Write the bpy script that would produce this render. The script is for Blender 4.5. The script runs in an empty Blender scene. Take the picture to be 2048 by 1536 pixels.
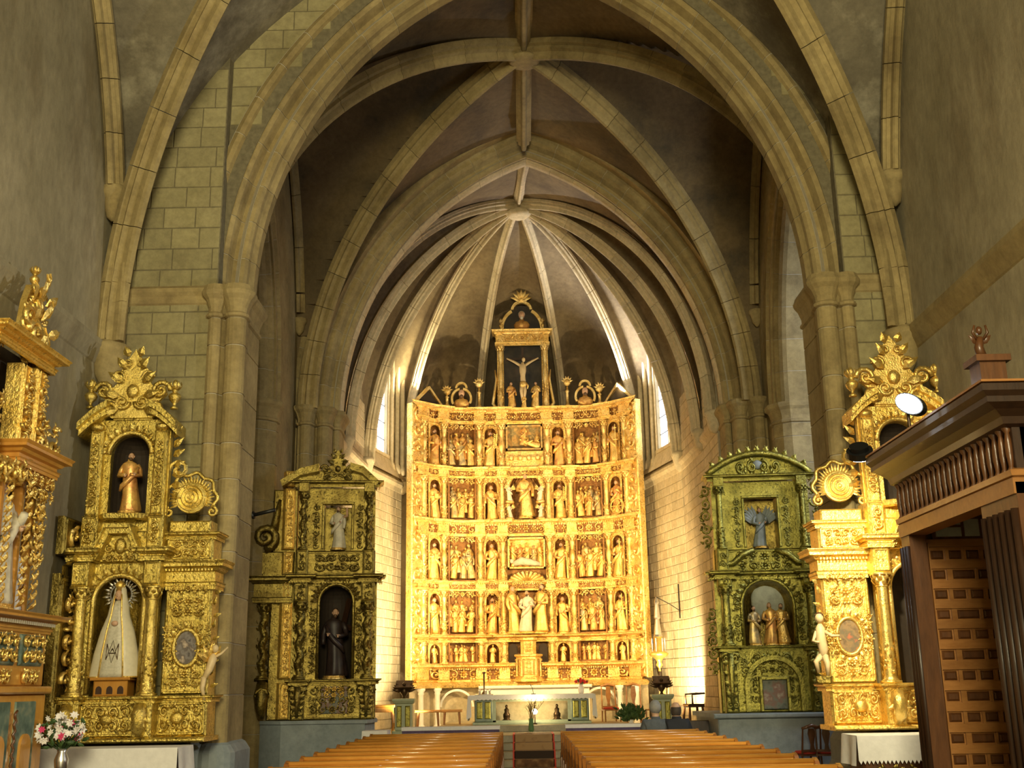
import bpy, math, random
import numpy as np
from mathutils import Matrix, Vector
PI = math.pi
rad = math.radians
sc = bpy.context.scene
C = sc.collection

# ------------------------------------------------------------------ camera
def set_camera():
    pitch, yaw, roll = rad(15.0), rad(-0.25), rad(-1.0)
    f = Vector((math.sin(yaw) * math.cos(pitch), math.cos(yaw) * math.cos(pitch), math.sin(pitch)))
    r = Vector((math.cos(yaw), -math.sin(yaw), 0))
    u = r.cross(f)
    c, s = math.cos(roll), math.sin(roll)
    r, u = c * r + s * u, -s * r + c * u
    cam = bpy.data.cameras.new('camera')
    cam.sensor_width = 36
    cam.lens = 36 * 2250 / 2048
    cam.clip_end = 200
    o = bpy.data.objects.new('camera', cam)
    C.objects.link(o)
    m = Matrix((r, u, -f)).transposed().to_4x4()
    m.translation = Vector((-.17, 0, 1.7))
    o.matrix_world = m
    sc.camera = o
set_camera()

# ------------------------------------------------------------------ world, exposure, large lights
w = bpy.data.worlds.new('world')
sc.world = w
w.use_nodes = True
w.node_tree.nodes['Background'].inputs[0].default_value = (.62, .74, 1, 1)
w.node_tree.nodes['Background'].inputs[1].default_value = .3
sc.view_settings.view_transform = 'Standard'
sc.view_settings.look = 'None'
sc.view_settings.gamma = 1
sc.view_settings.use_curve_mapping = False
sc.view_settings.exposure = 0.0

def lamp(name, kind, loc, target, energy, col, size=.3, spot=None, blend=.5, sy=None, parent=None):
    l = bpy.data.lights.new(name, kind)
    l.energy = energy
    l.color = col
    if kind == 'AREA':
        l.size = size
        if sy:
            l.shape = 'RECTANGLE'
            l.size_y = sy
    else:
        l.shadow_soft_size = size
    if kind == 'SPOT':
        l.spot_size = rad(spot)
        l.spot_blend = blend
    o = bpy.data.objects.new(name, l)
    C.objects.link(o)
    o.location = loc
    d = Vector(target) - Vector(loc)
    o.rotation_euler = d.to_track_quat('-Z', 'Y').to_euler()
    return o

WARM = (1, .72, .33)
# fill light added for the nave, at an unseen window behind the camera
lamp('nave_fill', 'AREA', (0, -5.6, 7.0), (0, 12, 5.5), 2900, (1, .89, .54), 4.0, sy=5.0)
# daylight that falls into the side chapel on the right
lamp('chapel_window_daylight', 'AREA', (8.6, 19.2, 7.5), (5.4, 22.6, 5.6), 330, (.84, .90, 1), 1.6, sy=3.0)
# warm floodlights hidden behind the sanctuary arch, trained on the altarpiece
lamp('sanctuary_flood', 'SPOT', (-4.0, 25.9, 5.2), (1.0, 33, 4.5), 2500, WARM, .16, 80, .45)
lamp('sanctuary_flood', 'SPOT', (4.2, 25.9, 5.2), (-.8, 33, 4.5), 2500, WARM, .16, 80, .45)
# added low lamps without fixtures, to brighten the sanctuary side walls
lamp('wall_fill', 'SPOT', (-2.5, 28.3, 1.0), (-4.6, 30.6, 4.2), 4200, (1, .82, .48), .12, 100, .8)
lamp('wall_fill', 'SPOT', (3.5, 28.5, .9), (4.4, 31.2, 4.0), 2000, (1, .80, .45), .12, 100, .8)
# uplights behind the top corners of the altarpiece
lamp('vault_uplight', 'SPOT', (-2.95, 32.2, 10.1), (-3.9, 30.9, 12.3), 2400, (1, .86, .50), .1, 140, .7)
lamp('vault_uplight', 'SPOT', (2.88, 32.2, 10.1), (3.8, 30.9, 12.3), 2400, (.96, .95, .95), .1, 140, .7)

# ------------------------------------------------------------------ mesh builder
class MB:
    def __init__(s):
        s.v = []
        s.f = []

    def add(s, V, F):
        o = len(s.v)
        s.v.extend([(float(p[0]), float(p[1]), float(p[2])) for p in V])
        s.f.extend([tuple(i + o for i in f) for f in F])
        return s

    def grid(s, P, cu=False, cv=False, caps=False):
        P = np.asarray(P, float)
        n, m = P.shape[:2]
        F = []
        for i in range(n if cu else n - 1):
            i2 = (i + 1) % n
            for j in range(m if cv else m - 1):
                j2 = (j + 1) % m
                F.append((i * m + j, i * m + j2, i2 * m + j2, i2 * m + j))
        if caps:
            F.append(tuple(range(m - 1, -1, -1)))
            F.append(tuple((n - 1) * m + j for j in range(m)))
        return s.add(P.reshape(-1, 3), F)

    def box(s, x0, x1, y0, y1, z0, z1):
        V = [(x, y, z) for z in (z0, z1) for y in (y0, y1) for x in (x0, x1)]
        return s.add(V, [(0, 2, 3, 1), (4, 5, 7, 6), (0, 1, 5, 4), (2, 6, 7, 3), (0, 4, 6, 2), (1, 3, 7, 5)])

    def cbox(s, x0, x1, y0, y1, z0, z1, c=.01):
        """box whose front (-y) edges are chamfered"""
        V = [(x0, y1, z0), (x1, y1, z0), (x1, y1, z1), (x0, y1, z1),
             (x0, y0 + c, z0), (x1, y0 + c, z0), (x1, y0 + c, z1), (x0, y0 + c, z1),
             (x0 + c, y0, z0 + c), (x1 - c, y0, z0 + c), (x1 - c, y0, z1 - c), (x0 + c, y0, z1 - c)]
        F = [(8, 9, 10, 11), (0, 1, 5, 4), (1, 2, 6, 5), (2, 3, 7, 6), (3, 0, 4, 7),
             (4, 5, 9, 8), (5, 6, 10, 9), (6, 7, 11, 10), (7, 4, 8, 11), (3, 2, 1, 0)]
        return s.add(V, F)

    def prism(s, poly, y0, y1):
        """polygon in x,z pushed along y"""
        n = len(poly)
        V = [(x, y0, z) for x, z in poly] + [(x, y1, z) for x, z in poly]
        F = [tuple(range(n)), tuple(range(2 * n - 1, n - 1, -1))]
        F += [(i, i + n, (i + 1) % n + n, (i + 1) % n) for i in range(n)]
        return s.add(V, F)

    def prismz(s, poly, z0, z1):
        n = len(poly)
        V = [(x, y, z0) for x, y in poly] + [(x, y, z1) for x, y in poly]
        F = [tuple(range(n - 1, -1, -1)), tuple(range(n, 2 * n))]
        F += [(i, (i + 1) % n, (i + 1) % n + n, i + n) for i in range(n)]
        return s.add(V, F)

    def lathe(s, prof, n=16, c=(0, 0, 0), rf=None, sy=1.0):
        P = []
        for r, z in prof:
            row = []
            for k in range(n):
                a = 2 * PI * k / n
                q = r * (rf(a, z) if rf else 1)
                row.append((c[0] + q * math.cos(a), c[1] + q * math.sin(a) * sy, c[2] + z))
            P.append(row)
        return s.grid(P, cv=True, caps=True)

    def tube(s, path, rads, n=6, caps=True):
        p = np.asarray(path, float)
        m = len(p)
        r = np.broadcast_to(np.asarray(rads, float), (m,))
        t = np.gradient(p, axis=0)
        t /= np.maximum(np.linalg.norm(t, axis=1), 1e-9)[:, None]
        u = np.cross(t[0], (0, 1, 0) if abs(t[0][1]) < .9 else (1, 0, 0))
        u /= np.linalg.norm(u)
        a = np.arange(n) * 2 * PI / n
        P = []
        for i in range(m):
            u = u - t[i] * np.dot(u, t[i])
            u /= max(np.linalg.norm(u), 1e-9)
            b = np.cross(t[i], u)
            P.append(p[i] + r[i] * (np.cos(a)[:, None] * u + np.sin(a)[:, None] * b))
        return s.grid(P, cv=True, caps=caps)

    def ball(s, c, r, nu=10, nv=7):
        rx, ry, rz = (r, r, r) if np.isscalar(r) else r
        P = []
        for i in range(nv + 1):
            t = PI * min(max(i / nv, .02), .98)
            P.append([(c[0] + rx * math.sin(t) * math.cos(a), c[1] + ry * math.sin(t) * math.sin(a), c[2] - rz * math.cos(t))
                      for a in (2 * PI * k / nu for k in range(nu))])
        return s.grid(P, cv=True, caps=True)

    def mold(s, path, prof, closed=False):
        """profile (out, z) carried along a plan polyline; out is to the right-hand side of the path"""
        p = [np.array(q, float) for q in path]
        n = len(p)
        P = []
        for i in range(n):
            def nrm(a, b):
                d = b - a
                l = max(np.linalg.norm(d), 1e-9)
                return np.array((d[1], -d[0])) / l
            if closed:
                n1, n2 = nrm(p[i - 1], p[i]), nrm(p[i], p[(i + 1) % n])
            else:
                n1 = nrm(p[max(i - 1, 0)], p[max(i, 1)])
                n2 = nrm(p[min(i, n - 2)], p[min(i + 1, n - 1)])
            m = n1 + n2
            m = m / max(np.dot(m, n1), .35) if np.linalg.norm(m) > 1e-6 else n1
            P.append([(p[i][0] + m[0] * d, p[i][1] + m[1] * d, z) for d, z in prof])
        return s.grid(P, cu=closed)

    def put(s, o, m=None, mir=False):
        V = o.v
        if m is not None:
            V = [m @ Vector(p) for p in V]
        if mir:
            V = [(-p[0], p[1], p[2]) for p in V]
        return s.add(V, o.f)

def tf(loc=(0, 0, 0), rz=0, s=1, ry=0, rx=0):
    if np.isscalar(s):
        s = (s, s, s)
    return Matrix.Translation(loc) @ Matrix.Rotation(rz, 4, 'Z') @ Matrix.Rotation(ry, 4, 'Y') @ Matrix.Rotation(rx, 4, 'X') @ Matrix.Diagonal((*s, 1))

def mesh(mb, mat, smooth=False):
    me = bpy.data.meshes.new('mesh')
    me.from_pydata(mb.v, [], mb.f)
    me.materials.append(mat)
    if smooth:
        me.polygons.foreach_set('use_smooth', [True] * len(me.polygons))
    me.update()
    return me

def tag(o, label=None, cat=None, group=None, kind=None):
    if label: o['label'] = label
    if cat: o['category'] = cat
    if group: o['group'] = group
    if kind: o['kind'] = kind
    return o

def ob(name, me, parent=None, loc=(0, 0, 0), rz=0, s=None, ry=0, rx=0, kind=None, label=None):
    o = bpy.data.objects.new(name, me)
    C.objects.link(o)
    o.parent = parent
    o.location = loc
    o.rotation_euler = (rx, ry, rz)
    if s is not None:
        o.scale = (s, s, s) if np.isscalar(s) else s
    if kind: o['kind'] = kind
    if label: o['label'] = label
    return o

def mk(name, mb, mat, parent=None, smooth=False, **k):
    return ob(name, mesh(mb, mat, smooth), parent, **k)

def empty(name, loc=(0, 0, 0), rz=0, label=None, cat=None, group=None, kind=None, s=None):
    o = ob(name, None, None, loc, rz, s)
    o.empty_display_size = .1
    return tag(o, label, cat, group, kind)

# ------------------------------------------------------------------ materials
def newmat(name):
    m = bpy.data.materials.new(name)
    m.use_nodes = True
    nt = m.node_tree
    return m, nt, nt.nodes['Principled BSDF']

def rgba(c):
    return (c[0], c[1], c[2], 1)

def noise(nt, vec, scale, detail=4, rough=.6):
    n = nt.nodes.new('ShaderNodeTexNoise')
    n.inputs['Scale'].default_value = scale
    n.inputs['Detail'].default_value = detail
    n.inputs['Roughness'].default_value = rough
    nt.links.new(vec, n.inputs['Vector'])
    return n.outputs['Fac']

def ramp(nt, fac, stops):
    r = nt.nodes.new('ShaderNodeValToRGB')
    e = r.color_ramp.elements
    while len(e) < len(stops):
        e.new(.5)
    for k, (p, c) in enumerate(stops):
        e[k].position = p
        e[k].color = rgba(c) if not np.isscalar(c) else (c, c, c, 1)
    nt.links.new(fac, r.inputs[0])
    return r.outputs[0]

def mix(nt, a, b, fac, mode='MIX'):
    n = nt.nodes.new('ShaderNodeMix')
    n.data_type = 'RGBA'
    n.blend_type = mode
    for sock, val in ((n.inputs[6], a), (n.inputs[7], b), (n.inputs[0], fac)):
        if hasattr(val, 'is_output'):
            nt.links.new(val, sock)
        elif np.isscalar(val):
            sock.default_value = val
        else:
            sock.default_value = rgba(val)
    return n.outputs[2]

def bump(nt, bs, h, strength, dist=.02):
    b = nt.nodes.new('ShaderNodeBump')
    b.inputs['Strength'].default_value = strength
    b.inputs['Distance'].default_value = dist
    nt.links.new(h, b.inputs['Height'])
    nt.links.new(b.outputs[0], bs.inputs['Normal'])

def wpos(nt, scale=None, rot=None):
    g = nt.nodes.new('ShaderNodeNewGeometry').outputs['Position']
    if scale or rot:
        mp = nt.nodes.new('ShaderNodeMapping')
        if scale: mp.inputs['Scale'].default_value = scale
        if rot: mp.inputs['Rotation'].default_value = rot
        nt.links.new(g, mp.inputs['Vector'])
        g = mp.outputs[0]
    return g

def stone(name, c1, c2, scale=.7, stain=None, sfac=.5, streak=False, b=.35, rand=.16, rough=.92):
    m, nt, bs = newmat(name)
    P = wpos(nt)
    col = mix(nt, c1, c2, ramp(nt, noise(nt, P, scale, 5), [(.35, 0), (.65, 1)]))
    if stain:
        n = noise(nt, wpos(nt, (1, 1, .35)) if streak else P, scale * 1.3 + .3, 6, .65)
        col = mix(nt, col, stain, ramp(nt, n, [(.5, 0), (.72, sfac)]))
    fine = noise(nt, wpos(nt, (1, 1, .5)) if streak else P, 9, 5, .7)
    col = mix(nt, col, ramp(nt, fine, [(.25, .62), (.75, 1.25)]), .7, 'MULTIPLY')
    if rand:
        oi = nt.nodes.new('ShaderNodeObjectInfo').outputs['Random']
        col = mix(nt, col, ramp(nt, oi, [(0, 1 - rand), (1, 1.0)]), 1.0, 'MULTIPLY')
    nt.links.new(col, bs.inputs['Base Color'])
    bs.inputs['Roughness'].default_value = rough
    bump(nt, bs, noise(nt, P, 22, 6, .7), b, .02)
    return m

def gold(name, c1, c2, rough=.34, metal=.8, bs_scale=30, b=.5, crevice_shade=(.06, .035, .01), dfac=.7):
    m, nt, bs = newmat(name)
    P = wpos(nt)
    col = mix(nt, c1, c2, ramp(nt, noise(nt, P, 5, 4), [(.38, 0), (.64, 1)]))
    n = noise(nt, P, bs_scale, 4, .6)
    col = mix(nt, col, crevice_shade, ramp(nt, n, [(.30, dfac), (.46, 0)]))  # hollows of the bump darkened, crevice shade put into the colour
    nt.links.new(col, bs.inputs['Base Color'])
    bs.inputs['Metallic'].default_value = metal
    bs.inputs['Roughness'].default_value = rough
    bump(nt, bs, n, b, .03)
    return m

def wood(name, c1, c2, rough=.3, scale=(2, 14, 14), b=.12, coat=0):
    m, nt, bs = newmat(name)
    P = wpos(nt, scale)
    n = noise(nt, P, 1.6, 6, .65)
    col = mix(nt, c1, c2, ramp(nt, n, [(.3, 0), (.7, 1)]))
    oi = nt.nodes.new('ShaderNodeObjectInfo').outputs['Random']
    col = mix(nt, col, ramp(nt, oi, [(0, .75), (1, 1.0)]), 1.0, 'MULTIPLY')
    nt.links.new(col, bs.inputs['Base Color'])
    bs.inputs['Roughness'].default_value = rough
    if coat:
        bs.inputs['Coat Weight'].default_value = coat
    bump(nt, bs, n, b, .01)
    return m

def flat(name, c, rough=.6, metal=0, var=.15, scale=12, b=.0, emit=None, es=1, trans=0):
    m, nt, bs = newmat(name)
    if var:
        n = noise(nt, wpos(nt), scale, 4)
        col = mix(nt, c, ramp(nt, n, [(.3, 1 - var * 2), (.7, 1)]), 1.0, 'MULTIPLY')
        nt.links.new(col, bs.inputs['Base Color'])
        if b:
            bump(nt, bs, n, b, .01)
    else:
        bs.inputs['Base Color'].default_value = rgba(c)
    bs.inputs['Roughness'].default_value = rough
    bs.inputs['Metallic'].default_value = metal
    if emit:
        bs.inputs['Emission Color'].default_value = rgba(emit)
        bs.inputs['Emission Strength'].default_value = es
    if trans:
        bs.inputs['Transmission Weight'].default_value = trans
    return m

def patches(name, cols, scale, rough=.6):
    """painted picture: soft blotches of several colours"""
    m, nt, bs = newmat(name)
    n = noise(nt, wpos(nt), scale, 3, .55)
    k = len(cols)
    col = ramp(nt, n, [(.3 + .4 * i / (k - 1), c) for i, c in enumerate(cols)])
    nt.links.new(col, bs.inputs['Base Color'])
    bs.inputs['Roughness'].default_value = rough
    return m

M = dict(
    nave=stone('nave_plaster_stone', (.38, .33, .22), (.26, .225, .14), .45, (.15, .11, .055), .75, True, .4, 0),
    ashlar=stone('olive_ashlar', (.38, .33, .17), (.29, .25, .12), 1.1, (.17, .13, .07), .5, False, .4, .18),
    joint=flat('mortar_joint', (.20, .17, .10), .95, var=.2),
    rib=stone('tan_moulded_stone', (.43, .335, .155), (.30, .225, .095), .9, (.13, .085, .04), .5, False, .3, .2),
    mortar=flat('pale_mortar', (.48, .43, .32), .95, var=.1),
    vault=stone('peeling_vault_plaster', (.22, .19, .13), (.13, .11, .075), .55, (.44, .40, .29), .8, False, .3, 0),
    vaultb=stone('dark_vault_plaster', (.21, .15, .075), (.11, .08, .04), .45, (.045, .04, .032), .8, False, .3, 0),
    apse=stone('cream_ashlar', (.62, .52, .34), (.52, .42, .25), 1.2, (.40, .32, .2), .4, False, .3, .16),
    apsej=flat('cream_joint', (.30, .25, .16), .95, var=.1),
    aweb=stone('apse_vault_plaster', (.23, .17, .09), (.13, .09, .045), .6, (.10, .07, .04), .6, False, .3, 0),
    plinth=stone('blue_grey_stone', (.30, .34, .36), (.22, .26, .28), 1.5, (.16, .17, .16), .5, False, .2, 0, .7),
    floor=stone('worn_floor_stone', (.33, .28, .18), (.24, .2, .12), 1.2, (.15, .12, .07), .5, False, .15, 0, .45),
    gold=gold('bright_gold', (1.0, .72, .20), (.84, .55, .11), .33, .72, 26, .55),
    goldm=gold('dimmed_gold', (.76, .59, .16), (.50, .37, .08), .29, .88, 26, .8, (.03, .02, .006), .9),
    goldmc=gold('dimmed_carved_gold', (.86, .67, .20), (.55, .40, .09), .26, .9, 45, .5, (.03, .02, .006), .8),
    goldr=gold('retable_gold', (1.0, .75, .30), (.84, .55, .15), .34, .8, 24, .9, (.12, .06, .015), .85),
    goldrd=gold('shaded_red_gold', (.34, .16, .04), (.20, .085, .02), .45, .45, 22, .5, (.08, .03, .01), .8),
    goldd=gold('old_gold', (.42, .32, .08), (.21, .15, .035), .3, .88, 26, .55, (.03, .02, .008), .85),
    goldg=gold('greenish_gold', (.44, .39, .09), (.24, .22, .05), .32, .85, 26, .55, (.03, .035, .015), .8),
    goldc=gold('carved_gold', (1.0, .74, .24), (.78, .52, .12), .3, .8, 45, .3, (.10, .05, .012), .5),
    goldcr=gold('retable_carved_gold', (1.0, .78, .34), (.80, .52, .15), .32, .8, 40, .5, (.14, .07, .02), .7),
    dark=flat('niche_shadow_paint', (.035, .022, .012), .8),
    night=patches('dark_painted_sky', [(.012, .012, .014), (.03, .025, .02), (.06, .045, .03)], 3),
    flesh=flat('painted_flesh', (.62, .38, .24), .5, var=.1),
    white=flat('white_cloth', (.78, .76, .74), .8, var=.06, b=.2),
    lace=flat('white_lace', (.85, .83, .80), .85, var=.1, scale=60),
    ivory=flat('ivory_silk', (.72, .66, .50), .55, var=.08),
    pew=wood('varnished_pew_wood', (.76, .36, .07), (.56, .23, .035), .26, (2, 14, 14), .1, .4),
    pewd=wood('pew_end_wood', (.44, .17, .035), (.30, .10, .018), .3, (14, 14, 2), .1, .3),
    walnut=wood('walnut', (.17, .066, .021), (.09, .034, .011), .38, (10, 10, 2), .2, .2),
    walnutd=wood('dark_walnut', (.055, .024, .011), (.028, .012, .006), .42, (10, 10, 2), .2, .1),
    oak=wood('honey_oak', (.46, .21, .06), (.32, .13, .033), .36, (3, 10, 10), .2, .2),
    orange=wood('orange_marbled_wood', (.66, .32, .06), (.50, .22, .035), .3, (6, 6, 2), .1, .3),
    black=flat('black_metal', (.012, .012, .012), .4, .3, var=0),
    bronze=flat('dark_bronze', (.10, .06, .03), .4, .8),
    silver=flat('silver', (.75, .75, .74), .3, 1, var=.1),
    glassn=flat('fill_window_glass', (.9, .9, .8), .4, var=0, emit=(1, .9, .65), es=1.0),
    glassw=flat('daylight_window_glass', (.9, .95, 1), .4, var=0, emit=(.92, .96, 1), es=6.0),
)
# ------------------------------------------------------------------ the building
XL, XR = -6.25, 5.6          # nave side walls
YW = 16.0                    # plane of the wall with the first big arch
def struct(name, mb, mat, smooth=False, parent=None, **k):
    o = mk(name, mb, mat, parent, smooth, **k)
    if parent is None:
        o['kind'] = 'structure'
    return o

def garc(u, a, h):
    """height (0..1) of a pointed arch of half span a and rise h at |u| in 0..1"""
    Rr = (a * a + h * h) / (2 * a)
    q = Rr * Rr - (abs(u) * a + Rr - a) ** 2
    return math.sqrt(max(q, 0)) / h

def pointed(a, h, n, cx, zs):
    """points (x, z, nx, nz) from the left springing over the apex to the right springing"""
    Rr = (a * a + h * h) / (2 * a)
    t1 = math.atan2(h, a - Rr) if Rr > a else PI / 2
    t1 = math.acos((Rr - a) / Rr)
    L = []
    for i in range(n + 1):
        t = t1 * i / n
        nx, nz = (-math.cos(t), math.sin(t)) if i < n else (0, 1 / math.sin(t))
        L.append((cx + (Rr - a) - Rr * math.cos(t), zs + Rr * math.sin(t), nx, nz))
    return L, [(2 * cx - x, z, -nx, nz) for x, z, nx, nz in reversed(L)]

def arch_ring(name, a, h, cx, zs, y0, prof, n, mat, jointmat, axis='Y', gap=.006, per=4, kind='structure'):
    """moulded arch of separate voussoirs; prof = (out, depth) ; axis Y: arch stands in the xz plane"""
    root = empty(name, kind=kind)
    def P(pt, u, d):
        x, z, nx, nz = pt
        if axis == 'Y':
            return (x + nx * u, y0 + d, z + nz * u)
        return (y0 + d * (1 if axis == 'X+' else -1), x + nx * u, z + nz * u)
    for side in pointed(a, h, n * per, cx, zs):
        core = MB()
        core.grid([[P(p, u + (.012 if k not in (0, len(prof) - 1) else 0), d + .008) for k, (u, d) in enumerate(prof)] for p in side])
        mk('mortar', core, jointmat, root)
        for i in range(n):
            seg = list(side[i * per:(i + 1) * per + 1])
            def lerp(p, q, t):
                return tuple(p[k] * (1 - t) + q[k] * t for k in range(4))
            L = math.dist(seg[0][:2], seg[1][:2])
            seg[0] = lerp(seg[0], seg[1], gap / L)
            seg[-1] = lerp(seg[-1], seg[-2], gap / L)
            mb = MB()
            mb.grid([[P(p, u, d) for u, d in prof] for p in seg], caps=True)
            mk('voussoir', mb, mat, root)
    return root

def rib3(root, pts, prof, nseg, mat, name='rib_stone', gap=.006):
    """rib of separate stones along a 3d curve; prof = (side, down)"""
    p = np.asarray(pts, float)
    t = np.gradient(p, axis=0)
    t /= np.linalg.norm(t, axis=1)[:, None]
    hd = p[-1] - p[0]
    side = np.cross(hd, (0, 0, 1.))
    side /= np.linalg.norm(side)
    nrm = np.cross(side, t)
    nrm /= np.linalg.norm(nrm, axis=1)[:, None]
    nrm *= np.where(nrm[:, 2:3] > 0, -1, 1) if abs(hd[2]) < 1e9 else 1
    # down must point to the inside of the curve
    for i in range(len(p)):
        inside = np.array((p[-1][0], p[-1][1], p[0][2])) - p[i]
        if np.dot(nrm[i], inside) < 0:
            nrm[i] *= -1
    rings = np.array([[p[i] + side * a + nrm[i] * b for a, b in prof] for i in range(len(p))])
    m = len(p) - 1
    for k in range(nseg):
        a, b = round(k * m / nseg), round((k + 1) * m / nseg)
        seg = rings[a:b + 1].copy()
        L = np.linalg.norm(p[a + 1] - p[a])
        seg[0] = seg[0] * (1 - gap / L) + seg[1] * gap / L
        seg[-1] = seg[-1] * (1 - gap / L) + seg[-2] * gap / L
        mb = MB()
        mb.grid(seg, cv=True, caps=True)
        mk(name, mb, mat, root)

RIB = [(-.17, -.06), (-.17, .04), (-.11, .07), (-.13, .13), (-.07, .17), (-.055, .26), (-.03, .30), (.03, .30), (.055, .26), (.07, .17), (.13, .13), (.11, .07), (.17, .04), (.17, -.06)]
def ribp(s):
    return [(a * s, b * s) for a, b in RIB]

blockcache = {}
def block_mesh(wd, ht, mat):
    k = (round(wd / .06), round(ht, 3), mat.name)
    if k not in blockcache:
        W = k[0] * .06
        mb = MB().cbox(-W / 2 + .006, W / 2 - .006, -.016, .01, -ht / 2 + .006, ht / 2 - .006, .009)
        blockcache[k] = (mesh(mb, mat), W)
    return blockcache[k]

def course(parent, place, rz, x0, x1, z0, z1, ht, wmin, wmax, ok, mat, seed, limit=300, name='stone_block'):
    """courses of ashlar; place(x, z) gives the world point on the wall face"""
    rnd = random.Random(seed)
    n = 0
    z = z0
    while z + ht <= z1 + 1e-6:
        x = x0 - rnd.random() * wmin * .5
        while x < x1:
            W = round(rnd.uniform(wmin, wmax) / .06) * .06
            a, b = max(x, x0), min(x + W, x1)
            if b - a > .1:
                if ok(a, b, z, z + ht):
                    me, Wm = block_mesh(b - a, ht, mat)
                    if n < limit:
                        o = ob(name, me, parent, place((a + b) / 2, z + ht / 2), rz, ((b - a) / Wm, 1, 1))
                        n += 1
            x += W
        z += ht
    return n

# floor and steps
struct('floor', MB().box(-10, 10, -8, 26, -.2, 0), M['floor'])
st = empty('altar_steps', kind='structure')
for k in range(4):
    mk('step', MB().cbox(-4.3, 4.6, 25.3 + .36 * k, 37, .155 * k, .155 * (k + 1), .012), M['floor'], st)
mk('step', MB().cbox(-2.2, 2.4, 28.2, 31.6, .62, .78, .012), M['floor'], st)

# nave side walls
struct('wall_left', MB().box(XL - .8, XL, -6, 17.2, 0, 15), M['nave'])
struct('wall_right', MB().box(XR, XR + .8, -6, 17.2, 0, 15), M['nave'])
bw = struct('wall_back', MB().box(XL - .8, -2.2, -6.8, -6, 0, 15).box(2.2, XR + .8, -6.8, -6, 0, 15).box(-2.2, 2.2, -6.8, -6, 0, 4.2).box(-2.2, 2.2, -6.8, -6, 9.8, 15), M['nave'])
wn = empty('fill_window', kind='structure')
mk('window_glass', MB().box(-2.2, 2.2, -6.5, -6.45, 4.2, 9.8), M['glassn'], wn)  # unseen glowing window added to light the nave
for x in (-2.2, -.75, .7, 2.1):
    mk('mullion', MB().box(x, x + .1, -6.44, -6.3, 4.2, 9.8), M['nave'], wn)
SC = [(0, 6.28), (.02, 6.3), (.10, 6.46), (.13, 6.52), (.13, 6.6), (.02, 6.68), (0, 6.7)]
o = struct('trim_1', MB().mold([(XL, 17), (XL, -6)][::-1], [(d, z) for d, z in SC]), M['nave'])
struct('trim_2', MB().mold([(XR, 16), (XR, -6)], SC), M['rib'])

# wall with the first arch
AC, AA, AH, AZ = .06, 4.28, 5.9, 7.5
def wall_arch(name, x0, x1, y0, y1, a, h, cx, zs, ztop, mat):
    Lf, Rt = pointed(a, h, 20, cx, zs)
    mb = MB()
    mb.prism([(x0, 0), (x0, ztop), (cx, ztop)] + [(p[0], p[1]) for p in reversed(Lf)] + [(cx - a, 0)], y0, y1)
    mb.prism([(x1, 0), (cx + a, 0)] + [(p[0], p[1]) for p in reversed(Rt)] + [(cx, ztop), (x1, ztop)], y0, y1)
    return struct(name, mb, mat)
w1 = wall_arch('wall_front', XL, XR, YW, 16.85, AA + .42, AH + .45, AC, AZ, 15, M['joint'])
PROUD = .2
struct('wall_front_left', MB().box(XL, -4.6, YW - PROUD, YW + .1, 0, 14), M['joint'])
struct('wall_front_right', MB().box(4.73, XR, YW - PROUD, YW + .1, 0, 14), M['joint'])
VA = ((XL + XR) / 2, (XR - XL) / 2, 6.6, 7.5)          # vault of the nave bay: axis, half span, springing, rise
def zA(x):
    return VA[2] + VA[3] * garc((x - VA[0]) / VA[1], VA[1], VA[3])
Ro = ((AA + .45) ** 2 + (AH + .45) ** 2) / (2 * (AA + .45))
def outside_arch(a, b, z0, z1, dx=.0):
    x = b if b < AC else a
    if a < AC < b: x = AC
    d = abs(x - AC)
    if z0 < AZ - .1:
        return d > AA + .3
    return (d + Ro - AA - .45) ** 2 + (z0 - AZ) ** 2 > Ro ** 2
wl, wr = [bpy.data.objects[n] for n in ('wall_front_left', 'wall_front_right')]
okv = lambda a, b, z0, z1: z0 < max(zA(a), zA(b)) + .1
course(wl, lambda x, z: (x, YW - PROUD, z), 0, XL + .02, -4.61, 1.1, 11.2, .335, .34, .62, okv, M['ashlar'], 3)
course(wr, lambda x, z: (x, YW - PROUD, z), 0, 4.74, XR - .02, 1.1, 11.2, .335, .34, .62, okv, M['ashlar'], 4)
course(w1, lambda x, z: (x, YW, z), 0, -4.6, 4.73, 7.6, 14.0, .335, .4, .72, lambda a, b, z0, z1: okv(a, b, z0, z1) and outside_arch(a, b, z0, z1), M['ashlar'], 5)

ARCHP = [(.80, .0), (.79, -.06), (.72, -.10), (.65, -.07), (.62, .0), (.60, .10), (.55, .15), (.50, .10), (.46, .03), (.40, .01), (.35, .06), (.33, .14), (.31, .24), (.26, .28), (.21, .22), (.17, .17), (.11, .17), (.07, .23), (.06, .32), (.03, .38), (0, .42), (0, .62), (.05, .72), (.3, .86)]
arch_ring('trim_3', AA, AH, AC, AZ, YW, ARCHP, 13, M['rib'], M['mortar'])

def arcpts(cx, cy, r, a0, a1, n=8):
    return [(cx + r * math.cos(rad(a0 + (a1 - a0) * k / n)), cy + r * math.sin(rad(a0 + (a1 - a0) * k / n))) for k in range(n + 1)]

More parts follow.
